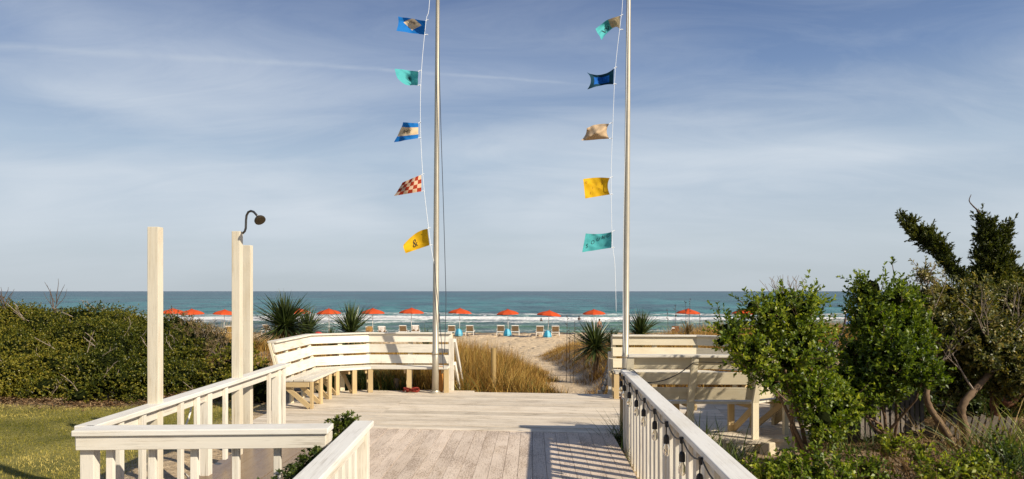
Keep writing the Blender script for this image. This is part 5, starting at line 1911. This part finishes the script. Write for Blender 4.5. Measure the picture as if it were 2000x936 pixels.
# cut stub between the shrubs
sr_ = thing('tree_stump', 'grey cut stump with one bare branch between the two green shrubs', 'stump', (4.75, 10.4, -0.1))
trunk(sr_, [(1622, 830, 0), (1622, 760, 0), (1624, 700, 0), (1626, 664, 0)], 10.4, [.07, .06, .055, .05], 'twig')
trunk(sr_, [(1624, 700, 0), (1636, 665, 0), (1648, 640, 0), (1652, 612, 0)], 10.4, [.03, .024, .018, .008], 'twig_dark', 'branch')
trunk(sr_, [(1624, 710, 0), (1608, 690, 0), (1600, 670, 0)], 10.4, [.02, .015, .006], 'twig_dark', 'branch')


# hedge on the left
hl = []
hp_top = [(-60, 584), (0, 586), (50, 592), (95, 606), (150, 604), (205, 600), (255, 604), (300, 622), (335, 644)]
for (px, py) in hp_top:
    r_ = 42 if px < 280 else 32
    hl.append(lob(px + random.uniform(-8, 8), py + r_ * .72, r_ * random.uniform(.8, 1.15), 16.8, random.uniform(-.5, .5), 1.5, 0.72))
for py, Y, r_, xr in ((640, 16.0, 44, 330), (664, 15.2, 46, 385), (692, 14.4, 48, 430), (720, 13.7, 48, 470), (744, 13.2, 42, 500), (768, 12.75, 32, 505)):
    for px in range(-70, xr - 15, 38):
        hl.append(lob(px + random.uniform(-16, 16), py + random.uniform(-11, 11) + max(0, px - 250) * 0.05, r_ * random.uniform(.6, 1.25), Y + random.uniform(-.4, .35), 0, 1.1, .72))
hedge = shrub('long dense windswept hedge mounded along the far side of the lawn', hl, 'leaf_hedge', 360, 7, 0.034, 0.019, (-9, 14.6, -0.1), name='hedge', cat='hedge', seed=51, tm=0.54, tv=0.30, core=0.6, stem=0.0, zmin=-0.14, bark='twig', rough=0.30, spread=(0.3, 1.2), layers=1, shoot=0.035)
rs = random.Random(5)
mb = MB()
for k in range(34):
    c_, rx, ry, rz = rs.choice(hl)
    p = Vector(c_) + Vector((rs.uniform(-.6, .6) * rx, -ry * rs.uniform(.5, .95), rz * rs.uniform(.2, .9)))
    d = Vector((rs.uniform(-.8, .8), rs.uniform(-.7, 0), rs.uniform(.2, 1))).normalized()
    pts = [p]
    for j in range(3):
        p = p + d * rs.uniform(.07, .14)
        d = (d + Vector((rs.uniform(-.4, .4), rs.uniform(-.3, .2), rs.uniform(-.2, .3)))).normalized()
        pts.append(p)
        mb.tube([p, p + (d + Vector((rs.uniform(-.9, .9), 0, rs.uniform(-.2, .6)))).normalized() * .10], [0.006, 0.003], 4, caps=False)
    mb.tube(pts, [0.008, 0.006, 0.005, 0.003], 5, caps=False)
mb.build('dead_twigs', 'twig', hedge)
# greyish dry brush where the hedge runs down towards the dune
Gl = [lob(372, 640, 26, 15.8, 0, 1.2, .7), lob(405, 662, 30, 15.2, 0, 1.2, .7), lob(440, 684, 32, 14.6, 0, 1.2, .7), lob(385, 672, 32, 14.8), lob(345, 634, 22, 16.2), lob(428, 664, 18, 15.6)]
shrub('dry grey brown brush sloping down from the hedge beside the lone post', Gl, 'leaf_dry', 110, 8, 0.085, 0.014, (-6.3, 15.4, 0.0), name='dry_brush', cat='brush', seed=52, tm=0.45, core=0.6, stem=0.0, bark='twig', layers=1)
El = [lob(470, 700, 34, 13.2), lob(500, 735, 30, 12.6), lob(512, 770, 26, 12.2), lob(470, 745, 38, 12.9), lob(440, 730, 40, 13.2), lob(440, 775, 30, 12.6), lob(478, 785, 26, 12.2)]
shrub('low mid green bush behind the left railing and the shower posts', El, 'leaf_hedge', 150, 8, 0.055, 0.026, (-4.9, 12.8, -0.1), seed=53, tm=0.55, core=0.65, stem=0.0, layers=1)
# little dead trees on the hedge
for lab, px, py, hh, sd_ in (('forked dead twig standing up out of the hedge', 108, 612, 62, 4), ('bare twiggy bush at the far left top of the hedge', 8, 606, 46, 5)):
    rs = random.Random(sd_)
    mb = MB()
    bp = at(px, py + 40, 16.3)
    mb.tube([bp, at(px, py - 8, 16.3)], [0.022, 0.016], 6)
    for k in range(9):
        p = at(px + rs.uniform(-3, 3), py - rs.uniform(0, hh * .35), 16.3)
        d = Vector((rs.uniform(-.7, .7), rs.uniform(-.3, .3), 1)).normalized()
        pts = [p]
        for j in range(4):
            p = p + d * hh * 0.25 * 16.3 / F * rs.uniform(.5, .95)
            d = (d + Vector((rs.uniform(-.3, .3), rs.uniform(-.3, .3), .1))).normalized()
            pts.append(p)
        mb.tube(pts, [0.011, 0.009, 0.007, 0.005, 0.003], 5, caps=False)
    tag(mb.build('dead_bush', 'twig_dark'), lab, 'bush')

# clipped dark plant between the two near railings
Hl = [((x_, y_, z_), r_, r_, r_) for x_, y_, z_, r_ in ((-1.25, 5.42, .80, .07), (-1.33, 5.36, .72, .11), (-1.34, 5.16, .66, .12), (-1.35, 4.92, .58, .13), (-1.36, 4.66, .52, .15), (-1.37, 4.38, .50, .16), (-1.40, 4.05, .48, .18),
      (-1.36, 5.2, .42, .14), (-1.38, 4.9, .32, .16), (-1.40, 4.6, .25, .18), (-1.42, 4.2, .25, .2), (-1.38, 5.0, .1, .16), (-1.4, 4.5, .05, .18))]
shrub('small dark boxwood bush squeezed between the two near left railings', Hl, 'leaf_deep', 900, 8, 0.030, 0.015, (-1.38, 4.6, -0.12), seed=61, tm=0.65, core=0.6, stem=0.0, rough=0.3, shoot=0.014, layers=1)


# ------------------------------------------------------------------ strap-leaf clumps and undergrowth on the right
def clump(label, px, py, z, n, h, wd_, mat, spread=0.15, lean=(0.05, 0.7), tm=0.5, name='grass_clump', cat='plant'):
    Y = (EYE - z) * F / (py - HZ)
    c_ = at(px, py, Y)
    P = np.stack([c_.x + rng.normal(0, spread, n), Y + rng.normal(0, spread, n), np.full(n, z - 0.03)], 1)
    v, f, tt = blades(P, rng.uniform(.5, 1.1, n) * h, np.full(n, wd_) * rng.uniform(.7, 1.2, n), rng.uniform(*lean, n), rng.uniform(0, 6.28, n), rng.uniform(0.1, .9, n), np.clip(rng.normal(tm, .22, n), 0, 1), 4)
    return tag(np_obj(name, v, f, mat, tt), label, cat)


clump('upright green strap leaves against the middle post of the right bench', 1368, 905, -0.1, 70, 0.62, 0.020, 'green_grass', 0.10, (0.02, .35), 0.55)
clump('arching green strap leaves just behind the right railing', 1400, 925, -0.1, 90, 0.58, 0.018, 'green_grass', 0.16, (0.1, .7), 0.42)
clump('broad yellow green leaves at the bottom right of the right railing', 1478, 985, -0.1, 60, 0.42, 0.030, 'green_grass', 0.16, (0.1, .6), 0.7)
clump('dark grass sprouting between the walkway edge and the right railing', 1217, 868, -0.12, 110, 0.55, 0.010, 'green_grass', 0.09, (0.1, .7), 0.15)
clump('thin dark grass at the near end of the gap by the right railing', 1248, 905, -0.12, 60, 0.42, 0.010, 'green_grass', 0.10, (0.1, .8), 0.2)
clump('yellowish strap leaf clump at the right edge', 1990, 905, -0.1, 120, 0.75, 0.022, 'green_grass', 0.22, (0.1, .9), 0.72)
clump('spiky dark clump in front of the fallen slatted fence', 1715, 872, -0.1, 45, 0.5, 0.012, 'green_grass', 0.10, (0.2, 1.1), 0.1)
clump('sunlit yellow green tuft behind the slatted fence', 1700, 838, -0.1, 90, 0.40, 0.018, 'green_grass', 0.14, (0.1, .8), 0.85)
clump('pale dry arching leaves around the gnarled trunks', 1868, 885, -0.1, 60, 0.95, 0.010, 'yucca_dry', 0.25, (0.3, 1.1), 0.8)
clump('dry curling leaves at the right behind the trunks', 1960, 880, -0.1, 50, 0.9, 0.011, 'yucca_dry', 0.3, (0.3, 1.1), 0.8)

for lab, lst, base, sd_, tm in (
        ('leafy bright green ground shrub beside the right railing', [(1560, 918, 26), (1525, 908, 20), (1600, 922, 22), (1640, 930, 20), (1500, 935, 24), (1560, 960, 36), (1620, 965, 36), (1680, 950, 24), (1475, 912, 10)], (2.9, 6.6, -.1), 71, 0.5),
        ('bushy green plant on the sand below the gap between the shrubs', [(1690, 915, 18), (1655, 922, 18), (1715, 928, 18)], (3.75, 7.4, -.1), 76, 0.5),
        ('yellow green plant at the bottom edge left of the right trunk', [(1830, 925, 20), (1810, 935, 18), (1850, 938, 20)], (4.7, 7.2, -.1), 78, 0.7),
        ('small fresh green seedling on the sand by the fence', [(1738, 868, 12), (1750, 858, 9), (1728, 880, 10)], (4.3, 8.0, -.1), 72, 0.6),
        ('small leafy sprig in the dry stalks below the left trunk', [(1795, 882, 12), (1800, 898, 10), (1790, 870, 8)], (4.6, 7.7, -.1), 73, 0.6),
        ('leafy green plant at the bottom edge under the right trunk', [(1900, 915, 22), (1925, 905, 16), (1880, 930, 18), (1930, 930, 18)], (5.3, 7.3, -.1), 74, 0.62),
        ('dark leafy plant at the bottom right beside the yellow clump', [(1955, 885, 18), (1970, 905, 20), (1945, 915, 16)], (5.7, 7.6, -.1), 75, 0.25)):
    Yb = base[1]
    shrub(lab, [lob(x, y, r_, Yb + (900 - y) * 0.004) for x, y, r_ in lst], 'leaf_bright', 420, 8, 0.05, 0.028, base, name='ground_shrub', cat='shrub', seed=sd_, tm=tm, tv=0.22, core=0.0, stem=0.008, frac=0.5, zmin=-0.12)

for lab, px, py, n_, h_, w_, mt_, sp_, tm_, ln_ in (
        ('low green grass tuft at the foot of the right bench post', 1440, 900, 60, 0.35, 0.012, 'green_grass', 0.12, 0.45, (0.1, .8)),
        ('dull green tuft in front of the bright shrub stem', 1640, 880, 70, 0.4, 0.012, 'green_grass', 0.14, 0.3, (0.2, .9)),
        ('tall yellow green clump between the right trunks and the picture edge', 1955, 905, 90, 0.6, 0.016, 'green_grass', 0.2, 0.55, (0.1, .9)),
        ('dark green clump at the lower right corner', 1985, 935, 110, 0.6, 0.018, 'green_grass', 0.2, 0.3, (0.1, .9)),
        ('reddish dry tuft below the right trunk', 1850, 915, 90, 0.35, 0.010, 'dry_stalk', 0.16, 0.5, (0.1, .8)),
        ('pale dry tuft at the bottom edge left of the leafy plant', 1790, 930, 90, 0.35, 0.010, 'dry_stalk', 0.18, 0.6, (0.1, .8))):
    clump(lab, px, py, -0.1, n_, h_, w_, mt_, sp_, ln_, tm_)

# dry stalks and litter
def ok_und(X, Y):
    return (X > 1.9 + 0.1 * (Y - 5)) & ~((X < 3.6) & (Y > 8.2))


grass_patch('dry_stalks', 'brown dry stems and litter under the right-hand trees', 2000, samp_region(3.6, 7.5, 6.0, 9.0, lambda X, Y: (X > 3.4)), (0.06, 0.28), 0.008, 'dry_stalk', lean=(0.0, 0.5), curve=(0.0, 0.5), tm=0.45, clump=3, spread=0.08)
k = 9000
X = rng.uniform(1.5, 8, k)
Y = rng.uniform(5, 11.5, k)
kk = ok_und(X, Y) & (rng.random(k) < 0.5 + 0.5 * np.sin(X * 2.1 + 1) * np.sin(Y * 1.9))
Xh, Yh = rng.uniform(-12, -4.3, 3500), 12.45 + rng.normal(0, 0.32, 3500)
X, Y = np.concatenate([X[kk], Xh]), np.concatenate([Y[kk], Yh])
P = np.stack([X, Y, gz(X, Y) + 0.012], 1)
v, f, tt = whorls(P, nrmz(np.array([[0, 0, 1.0]]) + 0.3 * rand_dirs(len(P))), 2, 0.06, 0.025, (1.2, 1.6), rng.random(len(P)), 0.2)
tag(np_obj('leaf_litter', v, f, 'litter', tt), 'fallen brown leaves scattered under the hedge and on the sand at the right', 'litter', None, 'stuff')

# fallen slatted fence pieces


def slat_fence(label, p0, p1, h, n, lean, mat='grey_wood'):
    p0, p1 = Vector(p0), Vector(p1)
    root = thing('slatted_fence', label, 'fence', p0)
    d = (p1 - p0).normalized()
    bk = Vector((-d.y, d.x, 0)).normalized()
    up = (Vector((0, 0, 1)) * math.cos(lean) + bk * math.sin(lean))
    shear = d * 0.35
    for k in range(n):
        q = p0.lerp(p1, k / (n - 1)) + Vector((0, 0, random.uniform(-.02, .02)))
        MB().beam(q, q + (up + shear) * h * random.uniform(.92, 1.06), 0.055, 0.016, tuple(bk)).build('slat', mat, root)
    for f_ in (0.25, 0.78):
        a = p0 + (up + shear) * h * f_ + bk * 0.02
        b_ = p1 + (up + shear) * h * f_ + bk * 0.02
        MB().beam(a, b_, 0.03, 0.05).build('rail', mat, root)
    return root


slat_fence('dark slatted fence panel leaning back behind the left gnarled trunk', (4.42, 9.05, -0.06), (5.30, 9.25, 0.0), 0.50, 13, 0.45)
slat_fence('broken slatted fence panel between the two gnarled trunks', (5.5, 9.15, -0.12), (6.25, 9.0, -0.12), 0.34, 11, 0.3)

# concrete footing blocks by the right bench
for lab, x, y, s_, rz in (('squat pale concrete block under the deck edge', 2.62, 8.36, (0.17, 0.15, 0.17), 0.2), ('tilted pale block behind the right bench post', 3.05, 8.55, (0.16, 0.14, 0.16), 0.7)):
    mb = MB()
    mb.hexa([(-s_[0] / 2, -s_[1] / 2, 0), (s_[0] / 2, -s_[1] / 2, 0), (s_[0] / 2, s_[1] / 2, 0), (-s_[0] / 2, s_[1] / 2, 0),
             (-s_[0] * .42, -s_[1] * .42, s_[2]), (s_[0] * .42, -s_[1] * .42, s_[2]), (s_[0] * .42, s_[1] * .42, s_[2]), (-s_[0] * .42, s_[1] * .42, s_[2])])
    o = mb.build('footing_block', 'concrete', None, 0.012)
    o.location = (x, y, float(gz(x, y)) - 0.02)
    o.rotation_euler = (0, 0.06, rz)
    tag(o, lab, 'block')
